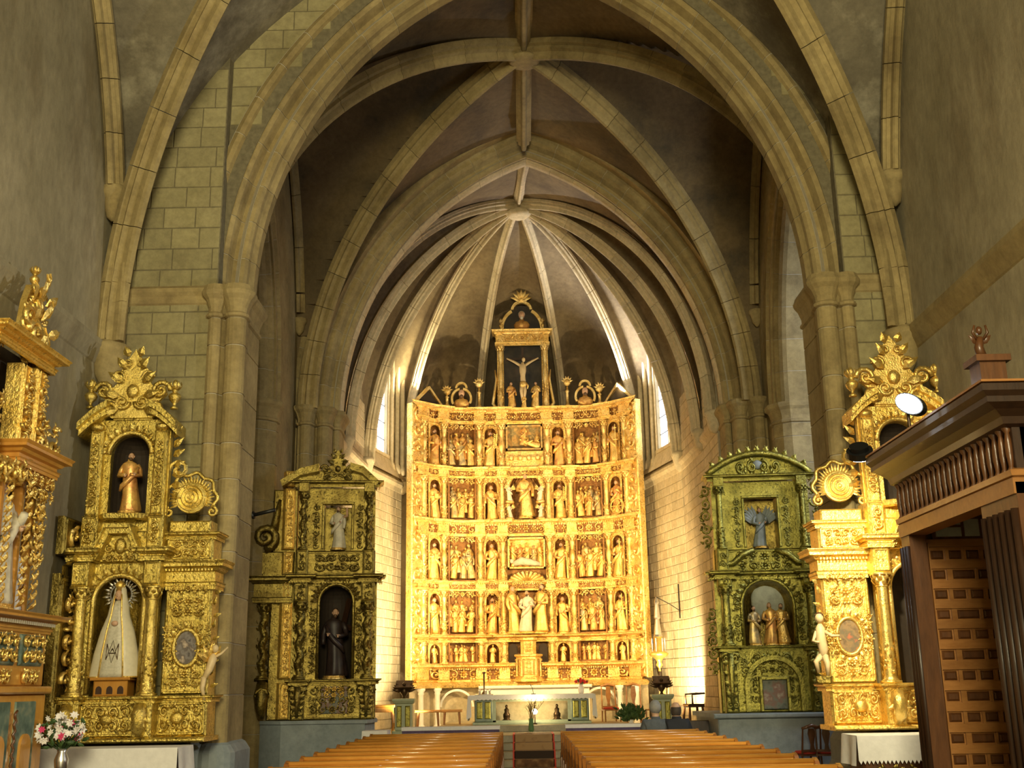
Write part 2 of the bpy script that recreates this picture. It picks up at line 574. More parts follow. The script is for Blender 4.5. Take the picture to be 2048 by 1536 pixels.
def pier(name, path, zc, mat, z0=1.0, ch=.5, plinth=True):
    """clustered pier: shaft stones in drums, capital, plinth"""
    root = empty(name, kind='structure')
    z = z0
    k = 0
    rnd = random.Random(name)
    while z < zc - ch - .02:
        h = min(rnd.uniform(.5, .75), zc - ch - z)
        mk('drum', MB().mold(path, [(-.02, z + .004), (0, z + .01), (0, z + h - .01), (-.02, z + h - .004)]), mat, root)
        z += h
    mk('mortar', MB().mold(path, [(-.014, z0), (-.014, zc)]), M['mortar'], root)
    b = zc - ch
    mk('capital', MB().mold(path, [(-.01, b), (.03, b + .02), (.035, b + .06), (0, b + .09), (.005, b + .16), (.05, b + .28), (.10, b + .34), (.12, b + .40), (.10, b + .44), (.08, b + ch), (-.3, b + ch)]), mat, root)
    if plinth:
        mk('plinth', MB().mold(path, [(.16, 0), (.16, .55), (.12, .62), (.12, .9), (.05, 1.0), (-.02, 1.04)]), M['plinth'], root)
    return root

lp = [(-4.74, 15.82)] + arcpts(-4.60, 15.77, .1, 180, 360, 6) + [(-4.46, 15.83)] + arcpts(-4.30, 15.81, .155, 185, 350, 8) + [(-4.16, 15.95), (-4.2, 16.05), (-4.2, 16.85)]
pier('pillar_left', lp, AZ, M['rib'])
rp = [(2 * AC - x, y) for x, y in lp][::-1]
pier('pillar_right', rp, AZ, M['rib'])
# string course on the proud wall strips at capital height
for nm, x0, x1 in (('trim_4', XL, -4.7), ('trim_5', 4.84, XR)):
    struct(nm, MB().mold([(x0, YW - PROUD), (x1, YW - PROUD)], [(0, 7.22), (.04, 7.26), (.05, 7.36), (.09, 7.42), (.09, 7.48), (0, 7.55)]), M['rib'])

# nave vault
def groin(name, cx, a, cy, b, zs, h, mat, x0=None, n=48):
    P = []
    for i in range(n + 1):
        u = -1 + 2 * i / n
        row = []
        for j in range(n + 1):
            v = -1 + 2 * j / n
            row.append((cx + a * u, cy + b * v, zs + h * max(garc(u, a, h), garc(v, a, h))))
        P.append(row)
    return struct(name, MB().grid(P), mat, False)
def diag(cx, a, cy, b, zs, h, sx, sy, n=36, lift=0):
    out = []
    for i in range(n + 1):
        u = math.cos(PI / 2 * i / n) ** 1.0
        out.append((cx + sx * a * u, cy + sy * b * u, zs + h * garc(u, a, h) + lift))
    return out
NB = (11.0, 5.2)
groin('ceiling', VA[0], VA[1], NB[0], NB[1], VA[2], VA[3], M['vault'])
groin('ceiling.001', VA[0], VA[1], .6, 5.2, VA[2], VA[3], M['vault'], n=24)
vr = empty('trim_6', kind='structure')
for sx in (-1, 1):
    for sy in (-1, 1):
        rib3(vr, diag(VA[0], VA[1] - .12, NB[0], NB[1] - .5, VA[2] + .05, VA[3], sx, sy), ribp(1.15), 12, M['rib'])
# wall ribs on the side walls
for sx, xx in ((-1, XL + .1), (1, XR - .1)):
    pts = []
    for i in range(25):
        v = 1 - i / 24 * 1.0
        v = .985 * math.cos(PI / 2 * i / 24)
        z = VA[2] + VA[3] * garc(v, VA[1], VA[3])
        if z > 8.9:
            pts.append((xx, NB[0] + NB[1] * v * .93, z))
    rib3(vr, pts, ribp(.8), 9, M['rib'])
    mk('corbel', MB().lathe([(.02, -.42), (.09, -.36), (.13, -.2), (.14, -.06), (.2, 0), (.2, .1), (.14, .14)], 14, (xx, pts[0][1], 8.9)), M['rib'], vr, True)
for xx, s in ((XL + .16, 1), (XR - .16, -1)):
    y = YW - PROUD - .12
    mk('corbel', MB().lathe([(.03, -.52), (.1, -.47), (.2, -.3), (.235, -.1), (.25, 0), (.28, .03), (.28, .12), (.22, .16), (.18, .2)], 18, (xx, y, 6.45)), M['rib'], vr, True)
    rib3(vr, [(xx, y, 6.6), (xx + .01 * s, y, 7.2), (xx + .02 * s, y - .02, 7.8)], ribp(1.1), 2, M['rib'])

# crossing bay between the two arches
BX, BA, BY, BB, BZ, BH = .1, 5.15, 20.45, 3.65, 7.6, 6.75
groin('ceiling.002', BX, BA, BY, BB, BZ, BH, M['vaultb'])
br = empty('trim_7', kind='structure')
for sx in (-1, 1):
    for sy in (-1, 1):
        rib3(br, diag(BX, BA - .25, BY, BB - .2, BZ, BH - .02, sx, sy), ribp(1.1), 12, M['rib'])
ridge = [(BX, BY + BB * (-1 + 2 * i / 24), BZ + BH - .02 - .25 * abs(-1 + 2 * i / 24) ** 2) for i in range(25)]
for half in (ridge[:13][::-1], ridge[12:]):
    p = np.array(half, float)
    for k in range(4):
        a, b = k * 3, (k + 1) * 3
        mb = MB().grid([[(p[i][0] + q * 1.0, p[i][1], p[i][2] - d * 1.0 + .03) for q, d in RIB] for i in range(a, b + 1)], cv=True, caps=True)
        mk('rib_stone', mb, M['rib'], br)
mk('boss', MB().lathe([(.06, -.42), (.26, -.42), (.3, -.40), (.33, -.36), (.3, -.32), (.24, -.30), (.22, -.1), (.2, 0)], 20, (BX, BY, BZ + BH)), M['rib'], br, True)
for sx in (-1, 1):
    xx = BX + sx * (BA - .06)
    pts = [(xx, BY + BB * .93 * math.cos(PI / 2 * i / 24), BZ + BH * garc(.93 * math.cos(PI / 2 * i / 24), BA, BH)) for i in range(25)]
    pts = [q for q in pts if q[2] > 9.6]
    rib3(br, pts, ribp(.75), 6, M['rib'])
    mk('corbel', MB().lathe([(.02, -.3), (.1, -.2), (.13, -.05), (.17, 0), (.17, .08), (.12, .1)], 12, (xx, pts[0][1], 9.6)), M['rib'], br, True)

SIDEP = [(.60, .0), (.58, -.05), (.48, -.06), (.42, .02), (.35, .09), (.28, .04), (.22, .06), (.17, .15), (.10, .12), (.04, .18), (0, .26), (0, .95)]
def side_wall(name, X, sgn, ya, yb, ys, zs, h, mat):
    """side wall of the crossing bay with an arched opening ya..yb into a chapel"""
    a, cy = (yb - ya) / 2, (ya + yb) / 2
    Lf, Rt = pointed(a + .3, h + .3, 16, cy, zs)
    mb = MB()
    m1 = MB().prism([(16.8, 0), (16.8, 15), (cy, 15)] + [(p[0], p[1]) for p in reversed(Lf)] + [(ya - .3, 0)], 0, .9)
    m2 = MB().prism([(24.2, 0), (yb + .3, 0)] + [(p[0], p[1]) for p in reversed(Rt)] + [(cy, 15), (24.2, 15)], 0, .9)
    for m in (m1, m2):
        mb.add([(X + sgn * y, x, z) for x, y, z in m.v], m.f)
    o = struct(name, mb, mat)
    return a, cy
a, cy = side_wall('wall_side_left', -5.05, -1, 17.6, 21.7, 0, 7.3, 4.4, M['rib'])
arch_ring('trim_8', a, 4.4, cy, 7.3, -5.05, SIDEP, 8, M['rib'], M['mortar'], 'X-')
a2, cy2 = side_wall('wall_side_right', 5.25, 1, 18.0, 22.8, 0, 7.3, 4.6, M['rib'])
arch_ring('trim_9', a2, 4.6, cy2, 7.3, 5.25, SIDEP, 8, M['rib'], M['mortar'], 'X+')
# jamb stones of the two openings
for nm, X, sg, ye, dr in (('pillar_side_left', -5.05, -1, 21.7, 1), ('pillar_side_right', 5.25, 1, 22.8, 1)):
    base = [(X, ye + .55), (X - sg * .04, ye + .5), (X - sg * .04, ye + .3), (X + sg * .03, ye + .2), (X + sg * .1, ye + .1), (X + sg * .26, ye), (X + sg * .95, ye)]
    if sg > 0: base = base[::-1]
    pier(nm, base[::-1], 7.3, M['rib'], 0.2, .42, False)
struct('wall_chapel_left', MB().box(-9, -8.8, 16, 25, 0, 12).box(-9, -5.9, 24.6, 25, 0, 12).box(-9, -5.9, 16.6, 17.2, 0, 12).box(-9, -5.9, 16, 25, 12, 12.2), M['vaultb'])
struct('wall_chapel_right', MB().box(9, 9.2, 16, 25, 0, 12).box(6.1, 9, 24.6, 25, 0, 12).box(6.1, 9, 16.6, 17.2, 0, 12).box(6.1, 9, 16, 25, 12, 12.2), M['nave'])

# second arch, into the sanctuary
C2, A2, H2, Z2, Y2 = .15, 4.35, 6.3, 7.65, 24.0
wall_arch('wall_sanctuary', -5.2, 5.5, Y2 + .1, 25.2, A2 + .45, H2 + .5, C2, Z2, 15, M['rib'])
ARCH2 = [(1.0, .1), (.98, .02), (.90, -.02), (.84, .03), (.80, .12), (.72, .10), (.66, .14), (.58, .16), (.52, .30), (.42, .42), (.32, .40), (.26, .48), (.20, .62), (.13, .62), (.08, .58), (.02, .6), (-.02, .66), (0, .74), (.05, .8), (.05, 1.0), (.3, 1.21)]
arch_ring('trim_10', A2, H2, C2, Z2, Y2, ARCH2, 13, M['rib'], M['mortar'])
arch_ring('trim_15', A2 - .05, H2 - .05, C2, Z2, 24.86, [(.2, .0), (.16, -.05), (.10, -.06), (.05, -.02), (.02, .03), (0, .1), (0, .22), (.03, .28), (.08, .3), (.14, .26), (.2, .3)], 13, M['apse'], M['mortar'])
lp2 = [(-5.0, 24.0), (-4.95, 23.85)] + arcpts(-4.78, 23.86, .13, 180, 350, 6) + [(-4.6, 24.05)] + arcpts(-4.42, 24.05, .14, 190, 350, 6) + [(-4.26, 24.3)] + arcpts(-4.2, 24.42, .08, 190, 360, 5) + [(-4.12, 24.7), (-4.15, 25.2)]
pier('pillar_sanctuary_left', lp2, Z2, M['rib'], 1.0, .42)
pier('pillar_sanctuary_right', [(2 * C2 - x, y) for x, y in lp2][::-1], Z2, M['rib'], 1.0, .42)

# ------------------------------------------------------------------ apse
AX = -.04
AP = [(4.45, 25.2), (4.45, 27.2), (4.3, 30.0), (3.6, 33.0), (1.45, 35.0)]
poly = [(AX + x, y) for x, y in AP] + [(AX - x, y) for x, y in reversed(AP)]
BOSS = np.array((AX, 28.6, 14.55))
AZS = 7.6
def seg_wall(name, p, q, z0, z1, mat, hole=None):
    d = np.array(q) - np.array(p)
    L = np.linalg.norm(d)
    rz = math.atan2(d[1], d[0])
    mb = MB()
    if hole is None:
        mb.box(-.02, L + .02, -.5, 0, z0, z1)
    else:
        x0, x1, h0, h1, hh = hole
        Lf, Rt = pointed((x1 - x0) / 2, hh, 8, (x0 + x1) / 2, h1)
        mb.prism([(-.02, z0), (x0, z0), (x0, h0)] + [(a[0], a[1]) for a in Lf] + [((x0 + x1) / 2, z1), (-.02, z1)], -.5, 0)
        mb.prism([(L + .02, z0), (L + .02, z1), ((x0 + x1) / 2, z1)] + [(a[0], a[1]) for a in Rt] + [(x1, h0), (x1, z0)], -.5, 0)
        mb.prism([(x0, z0), (x1, z0), (x1, h0), (x0, h0)], -.5, 0)
    return struct(name, mb, mat, loc=(p[0], p[1], 0), rz=rz), L, rz
# walls run anticlockwise from the right-hand near corner so that +y local is inside
names = ['wall_apse_a', 'wall_apse_b', 'wall_apse_c', 'wall_apse_d', 'wall_apse_e', 'wall_apse_f', 'wall_apse_g', 'wall_apse_h', 'wall_apse_i']
plain = ['wall_apse_right', 'wall_apse_right', 'wall_apse_right', 'wall_apse_back_right', 'wall_apse_back', 'wall_apse_back_left', 'wall_apse_left', 'wall_apse_left', 'wall_apse_left']
walls = []
for i in range(9):
    p, q = poly[i], poly[i + 1]
    L = math.dist(p, q)
    hole = None
    if i in (2, 6):
        hc = 1.0 if i == 2 else L - 1.0
        hole = (hc - .75, hc + .75, 8.15, 10.8, 1.4)
    walls.append(seg_wall(plain[i], p, q, 0, 15, M['apsej'] if i in (0, 1, 2, 6, 7, 8) else M['aweb'], hole))
for i in (0, 1, 2, 6, 7, 8):
    o, L, rz = walls[i]
    hc = 1.0 if i == 2 else L - 1.0
    hole = (hc - .75, hc + .75) if i in (2, 6) else None
    def okh(a, b, z0, z1, hole=hole):
        return hole is None or z1 < 7.6 or b < hole[0] - .35 or a > hole[1] + .35
    # blocks face +y in wall space, so turn them round
    course(o, lambda x, z: (x, 0, z), PI, .02, L - .02, .62, 10.7 if i in (2, 6) else 9.4, .245, .36, .64, okh, M['apse'], 20 + i, 300)
    struct('trim_11', MB().mold([(L, 0), (0, 0)], [(-.02, 7.2), (.03, 7.22), (.06, 7.34), (.13, 7.42), (.13, 7.5), (.0, 7.62)]), M['apse'], parent=o).name = 'string_course'
    if hole:
        mk('window_sill', MB().box(hole[0] - .1, hole[1] + .1, -.3, .06, 8.05, 8.15), M['apse'], o)
        far = 1 if i == 2 else -1
        for k in range(6):
            xx = hc + far * (.83 + .17 * k)
            yy = (.0, .05, .02, .10, .05, .14)[k]
            rr_ = (.045, .07, .045, .07, .045, .08)[k]
            mk('jamb_shaft', MB().lathe([(rr_ * 1.6, 7.7), (rr_ * 1.6, 7.9), (rr_, 7.98), (rr_, 11.1), (rr_ * 1.3, 11.15), (rr_ * 1.7, 11.3), (rr_ * 1.7, 11.4)], 10, (xx, yy, 0)), M['apse'], o, True)
        sl = MB().box(0, L, 0, .01, 7.4, 7.5)
        sl = MB().add([(.1, .0, 8.12), (L - .1, .0, 8.12), (L - .1, .22, 7.55), (.1, .22, 7.55), (.1, -.05, 7.55), (L - .1, -.05, 7.55), (.1, -.05, 8.12), (L - .1, -.05, 8.12)], [(0, 3, 2, 1), (4, 6, 0, 3), (5, 2, 1, 7)])
        mk('sloping_sill', sl, M['apse'], o)
        wd = empty('window_2' if i == 2 else 'window_3', (poly[i][0], poly[i][1], 0), rz, kind='structure')
        x0, x1 = hole
        Lf, Rt = pointed(.75, 1.4, 8, hc, 10.8)
        outline = [(x0, 8.15)] + [(a[0], a[1]) for a in Lf] + [(a[0], a[1]) for a in Rt[1:]] + [(x1, 8.15)]
        mk('window_glass', MB().prism(outline, -.13, -.10), M['glassw'], wd)
        mk('mullion', MB().box(hc - .03, hc + .03, -.10, -.03, 8.15, 12.0), M['apse'], wd)
        for zz in np.arange(8.6, 11.6, .5):
            mk('glazing_bar', MB().box(x0, x1, -.098, -.085, zz - .012, zz + .012), M['black'], wd)
# ribs and webs of the apse vault
ar = empty('trim_12', kind='structure')
def apts(f, n=30):
    out = []
    Lh = math.dist(f, BOSS[:2])
    for i in range(n + 1):
        u = math.cos(PI / 2 * i / n)
        out.append((BOSS[0] + (f[0] - BOSS[0]) * u, BOSS[1] + (f[1] - BOSS[1]) * u, AZS + (BOSS[2] - AZS) * garc(u, max(Lh, 4.2), BOSS[2] - AZS)))
    return out
for i, f in enumerate(poly):
    d = np.array(f) - BOSS[:2]
    d = d / np.linalg.norm(d)
    g = np.array(f) - d * .08
    rib3(ar, apts(g), ribp(.74), 10, M['apse'])
    mk('corbel', MB().lathe([(.03, -.4), (.12, -.32), (.17, -.1), (.2, 0), (.22, .03), (.22, .1), (.16, .14)], 12, (g[0], g[1], AZS)), M['apse'], ar, True)
rr = [(AX * (1 - t) + C2 * t, BOSS[1] + (25.1 - BOSS[1]) * t, BOSS[2] - .02 - .35 * t * t) for t in np.linspace(0, 1, 13)]
for k in range(4):
    p = rr[k * 3:k * 3 + 4]
    mk('rib_stone', MB().grid([[(q[0] + a * .8, q[1], q[2] - b * .8) for a, b in RIB] for q in p], cv=True, caps=True), M['apse'], ar)
mk('boss', MB().lathe([(.08, -.44), (.24, -.46), (.3, -.42), (.34, -.36), (.3, -.3), (.24, -.28), (.2, -.1), (.2, 0)], 22, tuple(BOSS), lambda a, z: 1 + .05 * math.cos(8 * a)), M['apse'], ar, True)
web = MB()
n = 20
for i in range(9):
    A, B = apts(poly[i], n), apts(poly[i + 1], n)
    L = math.dist(poly[i], poly[i + 1])
    P = []
    for k in range(n + 1):
        row = []
        fall = 1 - k / n
        for j in range(13):
            t = j / 12
            q = np.array(A[k]) * (1 - t) + np.array(B[k]) * t
            q[2] += .03 + min(L * .95, 3.4) * garc(2 * t - 1, 1, 1.5) * fall ** 1.4
            row.append(q)
        P.append(row)
    web.grid(P)
# web between the near ribs and the arch
A, B = apts(poly[0], n), apts(poly[9], n)
fr = [[], []]
Lf, Rt = pointed(A2 + .3, H2 + .3, n, C2, Z2)
for side, rb in ((Lf, B), (Rt[::-1], A)):
    P = []
    for k in range(n + 1):
        e = np.array((side[k][0], 25.2, side[k][1] + .05))
        rp_ = np.array(rb[k]) + (0, 0, .03)
        P.append([rp_ * (1 - t) + e * t for t in np.linspace(0, 1, 7)])
    web.grid(P)
struct('ceiling.003', web, M['aweb'], True)
# ------------------------------------------------------------------ carving
def spiral(cx, cz, r, turns, a0, hand, n=15, y=0, bulge=.25):
    P = []
    for i in range(n):
        t = i / (n - 1)
        q = r * (1 - t) ** .8 + r * .06
        a = a0 + hand * turns * 2 * PI * t
        P.append((cx + q * math.cos(a), y - r * bulge * t, cz + q * math.sin(a)))
    return P

def leaf(mb, x, z, ang, L, wd, y=0, lift=.3):
    """pointed curling leaf lying in the xz plane"""
    c, s = math.cos(ang), math.sin(ang)
    V = []
    for t, hw in ((0, .15), (.3, 1), (.6, .75), (1, 0)):
        yy = y - L * lift * math.sin(t * 2.4)
        for k in (-1, 0, 1):
            a, b = t * L, k * hw * wd
            V.append((x + c * a - s * b, yy - (.35 * wd if k == 0 else 0), z + s * a + c * b))
    F = []
    for i in range(3):
        for j in range(2):
            F.append((i * 3 + j, i * 3 + j + 1, i * 3 + j + 4, i * 3 + j + 3))
    mb.add(V, F)

def rosette(mb, x, z, r, n=6, y=0):
    for k in range(n):
        a = 2 * PI * k / n
        leaf(mb, x + .25 * r * math.cos(a), z + .25 * r * math.sin(a), a, r * .8, r * .3, y, .35)
    mb.ball((x, y - r * .2, z), r * .3, 6, 4)

def scrollwork(wd, ht, cell, seed, sym=True, th=.085, leaves=3):
    """a field of leafy scrolls wd x ht centred on the origin, facing -y"""
    rnd = random.Random(seed)
    nx = max(1, round(wd / cell))
    nz = max(1, round(ht / cell))
    dx, dz = wd / nx, ht / nz
    r = min(dx, dz) * .42
    mb = MB()
    for i in range(nx):
        x = -wd / 2 + dx * (i + .5)
        if sym and x > 1e-4:
            continue
        for j in range(nz):
            z = -ht / 2 + dz * (j + .5)
            part = MB()
            hand = 1 if (i + j) % 2 else -1
            a0 = rnd.uniform(0, 2 * PI)
            if sym and abs(x) < 1e-4:
                rosette(part, x, z, r * 1.05, 6 if rnd.random() < .5 else 8)
                mb.put(part)
                continue
            if rnd.random() < .22:
                rosette(part, x, z, r * .9, 5)
            else:
                part.tube(spiral(x, z, r, rnd.uniform(1.1, 1.5), a0, hand), np.linspace(r * .22, r * .12, 15) + th * r * .5, 5)
                part.ball((x, -r * .3, z), r * .24, 6, 4)
            for k in range(leaves):
                a = rnd.uniform(0, 2 * PI)
                leaf(part, x + r * .8 * math.cos(a), z + r * .8 * math.sin(a), a + hand * 1.1, r * 1.0, r * .28, 0)
            mb.put(part)
            if sym:
                mb.put(part, mir=True)
    return mb

carv = {}
def carving(parent, wd, ht, loc, mat, cell=None, rz=0, sub=0, depth=1, name='carving', parent_s=None):
    """carved panel part; meshes are shared by size class"""
    cell = cell or min(wd, ht)
    nx, nz = max(1, round(wd / cell)), max(1, round(ht / cell))
    k = (nx, nz, mat.name, sub)
    if k not in carv:
        carv[k] = mesh(scrollwork(nx, nz, 1.0, hash(k[:2]) % 999 + sub, nx > 1), mat, True)
    return ob(name, carv[k], parent, loc, rz, (wd / nx, (wd / nx + ht / nz) / 2 * depth * 1.5, ht / nz), kind='stuff')

ACANTH = [(.0, 0), (.02, .01), (.03, .05), (.06, .06), (.075, .085)]
def entab(mb, path, z0, h, out, frieze=.4):
    """architrave, frieze and cornice"""
    a = h * (1 - frieze) * .4
    f = h * frieze
    c = h - a - f
    mb.mold(path, [(0, z0), (out * .22, z0), (out * .22, z0 + a * .45), (out * .3, z0 + a * .5), (out * .3, z0 + a * .85), (out * .42, z0 + a), (out * .15, z0 + a + .004),
                   (out * .15, z0 + a + f), (out * .4, z0 + a + f + c * .12), (out * .55, z0 + a + f + c * .35), (out * .95, z0 + a + f + c * .45), (out * .95, z0 + a + f + c * .7),
                   (out * 1.1, z0 + h - c * .05), (out * 1.1, z0 + h), (-.03, z0 + h)])
    return mb

def dentils(path, z, size, gap, out):
    mb = MB()
    for (x0, y0), (x1, y1) in zip(path[:-1], path[1:]):
        L = math.hypot(x1 - x0, y1 - y0)
        n = int(L / gap)
        if n < 1:
            continue
        ux, uy = (x1 - x0) / L, (y1 - y0) / L
        for i in range(n):
            t = (i + .5) * L / n
            x, y = x0 + ux * t + uy * out, y0 + uy * t - ux * out
            mb.put(MB().box(-size / 2, size / 2, -size / 2, size / 2, z, z + size * 1.2), tf((x, y, 0), math.atan2(uy, ux)))
    return mb

def column(mb, x, y, z0, z1, r, style='leafy', n=14, seed=0):
    """column with base and leafy capital"""
    H = z1 - z0
    ch = min(r * 2.4, H * .16)
    bh = r * 1.0
    zc = z1 - ch
    mb.box(x - r * 1.45, x + r * 1.45, y - r * 1.45, y + r * 1.45, z0, z0 + bh * .4)
    mb.lathe([(r * 1.4, bh * .4), (r * 1.42, bh * .6), (r * 1.1, bh * .75), (r * 1.2, bh * .95), (r, bh * 1.05)], n, (x, y, z0))
    S0, S1 = z0 + bh, zc
    m = 26
    P = []
    for i in range(m + 1):
        t = i / m
        z = S0 + (S1 - S0) * t
        row = []
        for k in range(n):
            a = 2 * PI * k / n
            if style == 'twist':
                ph = t * 2 * PI * 3.2
                row.append((x + r * .30 * math.cos(ph) + r * .86 * math.cos(a), y + r * .30 * math.sin(ph) + r * .86 * math.sin(a), z))
            else:
                q = r * (1 - .12 * t)
                if style == 'flute' or t > .36:
                    q *= 1 + (.05 if k % 2 else -.05)
                else:
                    q *= 1.08
                if style == 'baluster':
                    q = r * (.5 + .5 * abs(math.sin(t * PI * 2.3 + .5)) + .1 * (k % 2))
                row.append((x + q * math.cos(a), y + q * math.sin(a), z))
        P.append(row)
    mb.grid(P, cv=True)
    if style in ('leafy', 'twist', 'baluster'):
        rnd = random.Random(seed)
        top = 1.0 if style == 'twist' else .36
        nl = 46 if style == 'twist' else 26
        for i in range(nl):
            t = (i + .5) / nl * top
            a = i * 2.4
            ph = t * 2 * PI * 3.2
            cxx = x + (r * .30 * math.cos(ph) if style == 'twist' else 0)
            cyy = y + (r * .30 * math.sin(ph) if style == 'twist' else 0)
            lf = MB()
            leaf(lf, 0, 0, PI / 2 + rnd.uniform(-.8, .8), r * .9, r * .32, 0, .4)
            q = r * 1.0
            mb.put(lf, tf((cxx + q * math.cos(a), cyy + q * math.sin(a), S0 + (S1 - S0) * t), a + PI / 2))
    mb.lathe([(r * .95, 0), (r * 1.1, ch * .06), (r * .9, ch * .14), (r * .95, ch * .5), (r * 1.35, ch * .85)], n, (x, y, zc))
    for row, (zz, L) in enumerate(((.12, .55), (.42, .55))):
        for k in range(8):
            a = 2 * PI * (k + row * .5) / 8
            lf = MB()
            leaf(lf, 0, 0, PI / 2, ch * L, r * .38, 0, .5)
            mb.put(lf, tf((x + r * math.cos(a), y + r * math.sin(a), zc + ch * zz), a + PI / 2))
    mb.box(x - r * 1.5, x + r * 1.5, y - r * 1.5, y + r * 1.5, z1 - ch * .16, z1)
    return mb

def urn(mb, x, y, z, h, r):
    mb.lathe([(r * .6, 0), (r * .6, h * .06), (r * .25, h * .1), (r * .25, h * .18), (r * .8, h * .3), (r, h * .42), (r * .8, h * .5), (r * .35, h * .56), (r * .5, h * .62), (r * .2, h * .68)], 12, (x, y, z))
    for k in range(9):
        a = 2 * PI * k / 9
        lf = MB()
        leaf(lf, 0, 0, PI / 2, h * .3, r * .3, 0, .5)
        mb.put(lf, tf((x + r * .3 * math.cos(a), y + r * .3 * math.sin(a), z + h * .62), a + PI / 2))
    mb.ball((x, y, z + h * .86), (r * .45, r * .45, h * .14), 8, 6)
    return mb

# ------------------------------------------------------------------ carved figures
def robe(h=1.0, seed=0, wide=1.0, sway=.03, folds=9, bell=0):
    """standing draped body (no head), base at z 0, facing -y"""
    rnd = random.Random(seed)
    ph = rnd.uniform(0, 6)
    kk = rnd.choice((7, 8, 9, 10))
    rings = [(0, .150, .115), (.03, .158, .125), (.14, .145, .115), (.28, .132, .105), (.42, .122, .10), (.53, .118, .092), (.60, .112, .085), (.68, .120, .088), (.75, .128, .088), (.80, .122, .078), (.832, .085, .062), (.85, .042, .042), (.885, .036, .038)]
    P = []
    m = 22
    for t, rx, ry in rings:
        f = .16 * max(0, 1 - t / .62)
        tw = (2.2 if seed % 2 else -2.2) * t
        ox = sway * math.sin(t * PI * 1.1 + ph) * (1 - t * .3)
        rx2 = rx * (wide if t < .8 else 1) * (1 + bell * max(0, .75 - t))
        row = []
        for k in range(m):
            a = 2 * PI * k / m
            q = 1 + f * math.sin(kk * a + tw + ph) + .5 * f * math.sin(3 * a + ph)
            row.append((h * (ox + rx2 * q * math.cos(a)), h * (ry * (1 + bell * max(0, .75 - t)) * q * math.sin(a)), h * t))
        P.append(row)
    mb = MB().grid(P, cv=True, caps=True)
    # mantle fold crossing the body
    s = 1 if rnd.random() < .5 else -1
    pts = [(s * .13, -.03, .74), (s * .09, -.10, .62), (s * -.01, -.125, .50), (s * -.10, -.11, .42), (s * -.14, -.06, .34)]
    mb.tube([(a * h, b * h, c * h) for a, b, c in pts], [.030 * h, .04 * h, .045 * h, .04 * h, .02 * h], 6)
    # sleeves
    pose = rnd.choice((0, 1, 2, 3))
    for sd in (-1, 1):
        if pose == 0:
            hand = (sd * .035, -.155, .60)
        elif pose == 1:
            hand = (sd * .06, -.15, .66) if sd == s else (sd * .15, -.10, .47)
        elif pose == 2:
            hand = (sd * .10, -.17, .72) if sd == s else (sd * .04, -.14, .55)
        else:
            hand = (sd * .17, -.08, .46) if sd == s else (sd * .05, -.15, .58)
        el = (sd * .17, -.02, .60)
        pth = [(sd * .105, 0, .785), (sd * .15, .0, .70), el, ((el[0] + hand[0]) / 2, (el[1] + hand[1]) / 2 - .01, (el[2] + hand[2]) / 2), hand]
        mb.tube([(a * h, b * h, c * h) for a, b, c in pth], [.042 * h, .045 * h, .043 * h, .036 * h, .032 * h], 6)
    return mb, [(x * h, y * h, z * h) for x, y, z in ((s * .1, -.15, .6), (-s * .05, -.15, .58))], pose

def head(h=1.0, seed=0, beard=False, veil=False):
    mb = MB().ball((0, -.008 * h, .932 * h), (.045 * h, .052 * h, .062 * h), 12, 9)
    mb.tube([(0, -.058 * h, .945 * h), (0, -.068 * h, .928 * h)], [.006 * h, .011 * h], 5)
    mb.ball((0, -.04 * h, .895 * h), (.026 * h, .026 * h, .02 * h), 8, 5)
    for sd in (-1, 1):
        mb.ball((sd * .018 * h, -.052 * h, .944 * h), (.009 * h, .006 * h, .005 * h), 6, 4)
        mb.ball((sd * .046 * h, .0, .932 * h), (.008 * h, .014 * h, .02 * h), 6, 4)
    return mb

def hair(h=1.0, beard=False, veil=False):
    mb = MB()
    P = []
    for i in range(7):
        t = i / 6
        th = t * (1.9 if not veil else 2.3)
        row = []
        for k in range(14):
            a = 2 * PI * k / 14
            fr = 1.0 if math.sin(a) > -.35 else max(.0, 1 - t * .75)
            tt = th * fr
            row.append((.055 * h * math.sin(tt) * math.cos(a), .010 * h + .06 * h * math.sin(tt) * math.sin(a), .94 * h + .066 * h * math.cos(tt) - (.03 * h * t * (fr == 1) if veil else 0)))
        P.append(row)
    mb.grid(P, cv=True)
    if beard:
        mb.ball((0, -.042 * h, .882 * h), (.03 * h, .028 * h, .034 * h), 8, 6)
    return mb

def hands(h, pts):
    mb = MB()
    for x, y, z in pts:
        mb.ball((x, y, z), (.018 * h, .022 * h, .026 * h), 6, 5)
        for k in range(4):
            mb.tube([(x + (k - 1.5) * .009 * h, y - .012 * h, z + .012 * h), (x + (k - 1.5) * .011 * h, y - .03 * h, z + .022 * h)], .0055 * h, 4)
        mb.tube([(x + .016 * h, y, z), (x + .03 * h, y - .012 * h, z + .02 * h)], .006 * h, 4)
    return mb

figcache = {}
def fig_meshes(seed, robemat, hairmat, beard, veil, bell=0):
    k = (seed, robemat.name, hairmat.name, beard, veil, bell)
    if k not in figcache:
        rb, hp, pose = robe(1.0, seed, bell=bell)
        figcache[k] = (mesh(rb, robemat, True), mesh(head(1.0), M['flesh'], True), mesh(hair(1.0, beard, veil), hairmat, True), mesh(hands(1.0, hp), M['flesh'], True))
    return figcache[k]

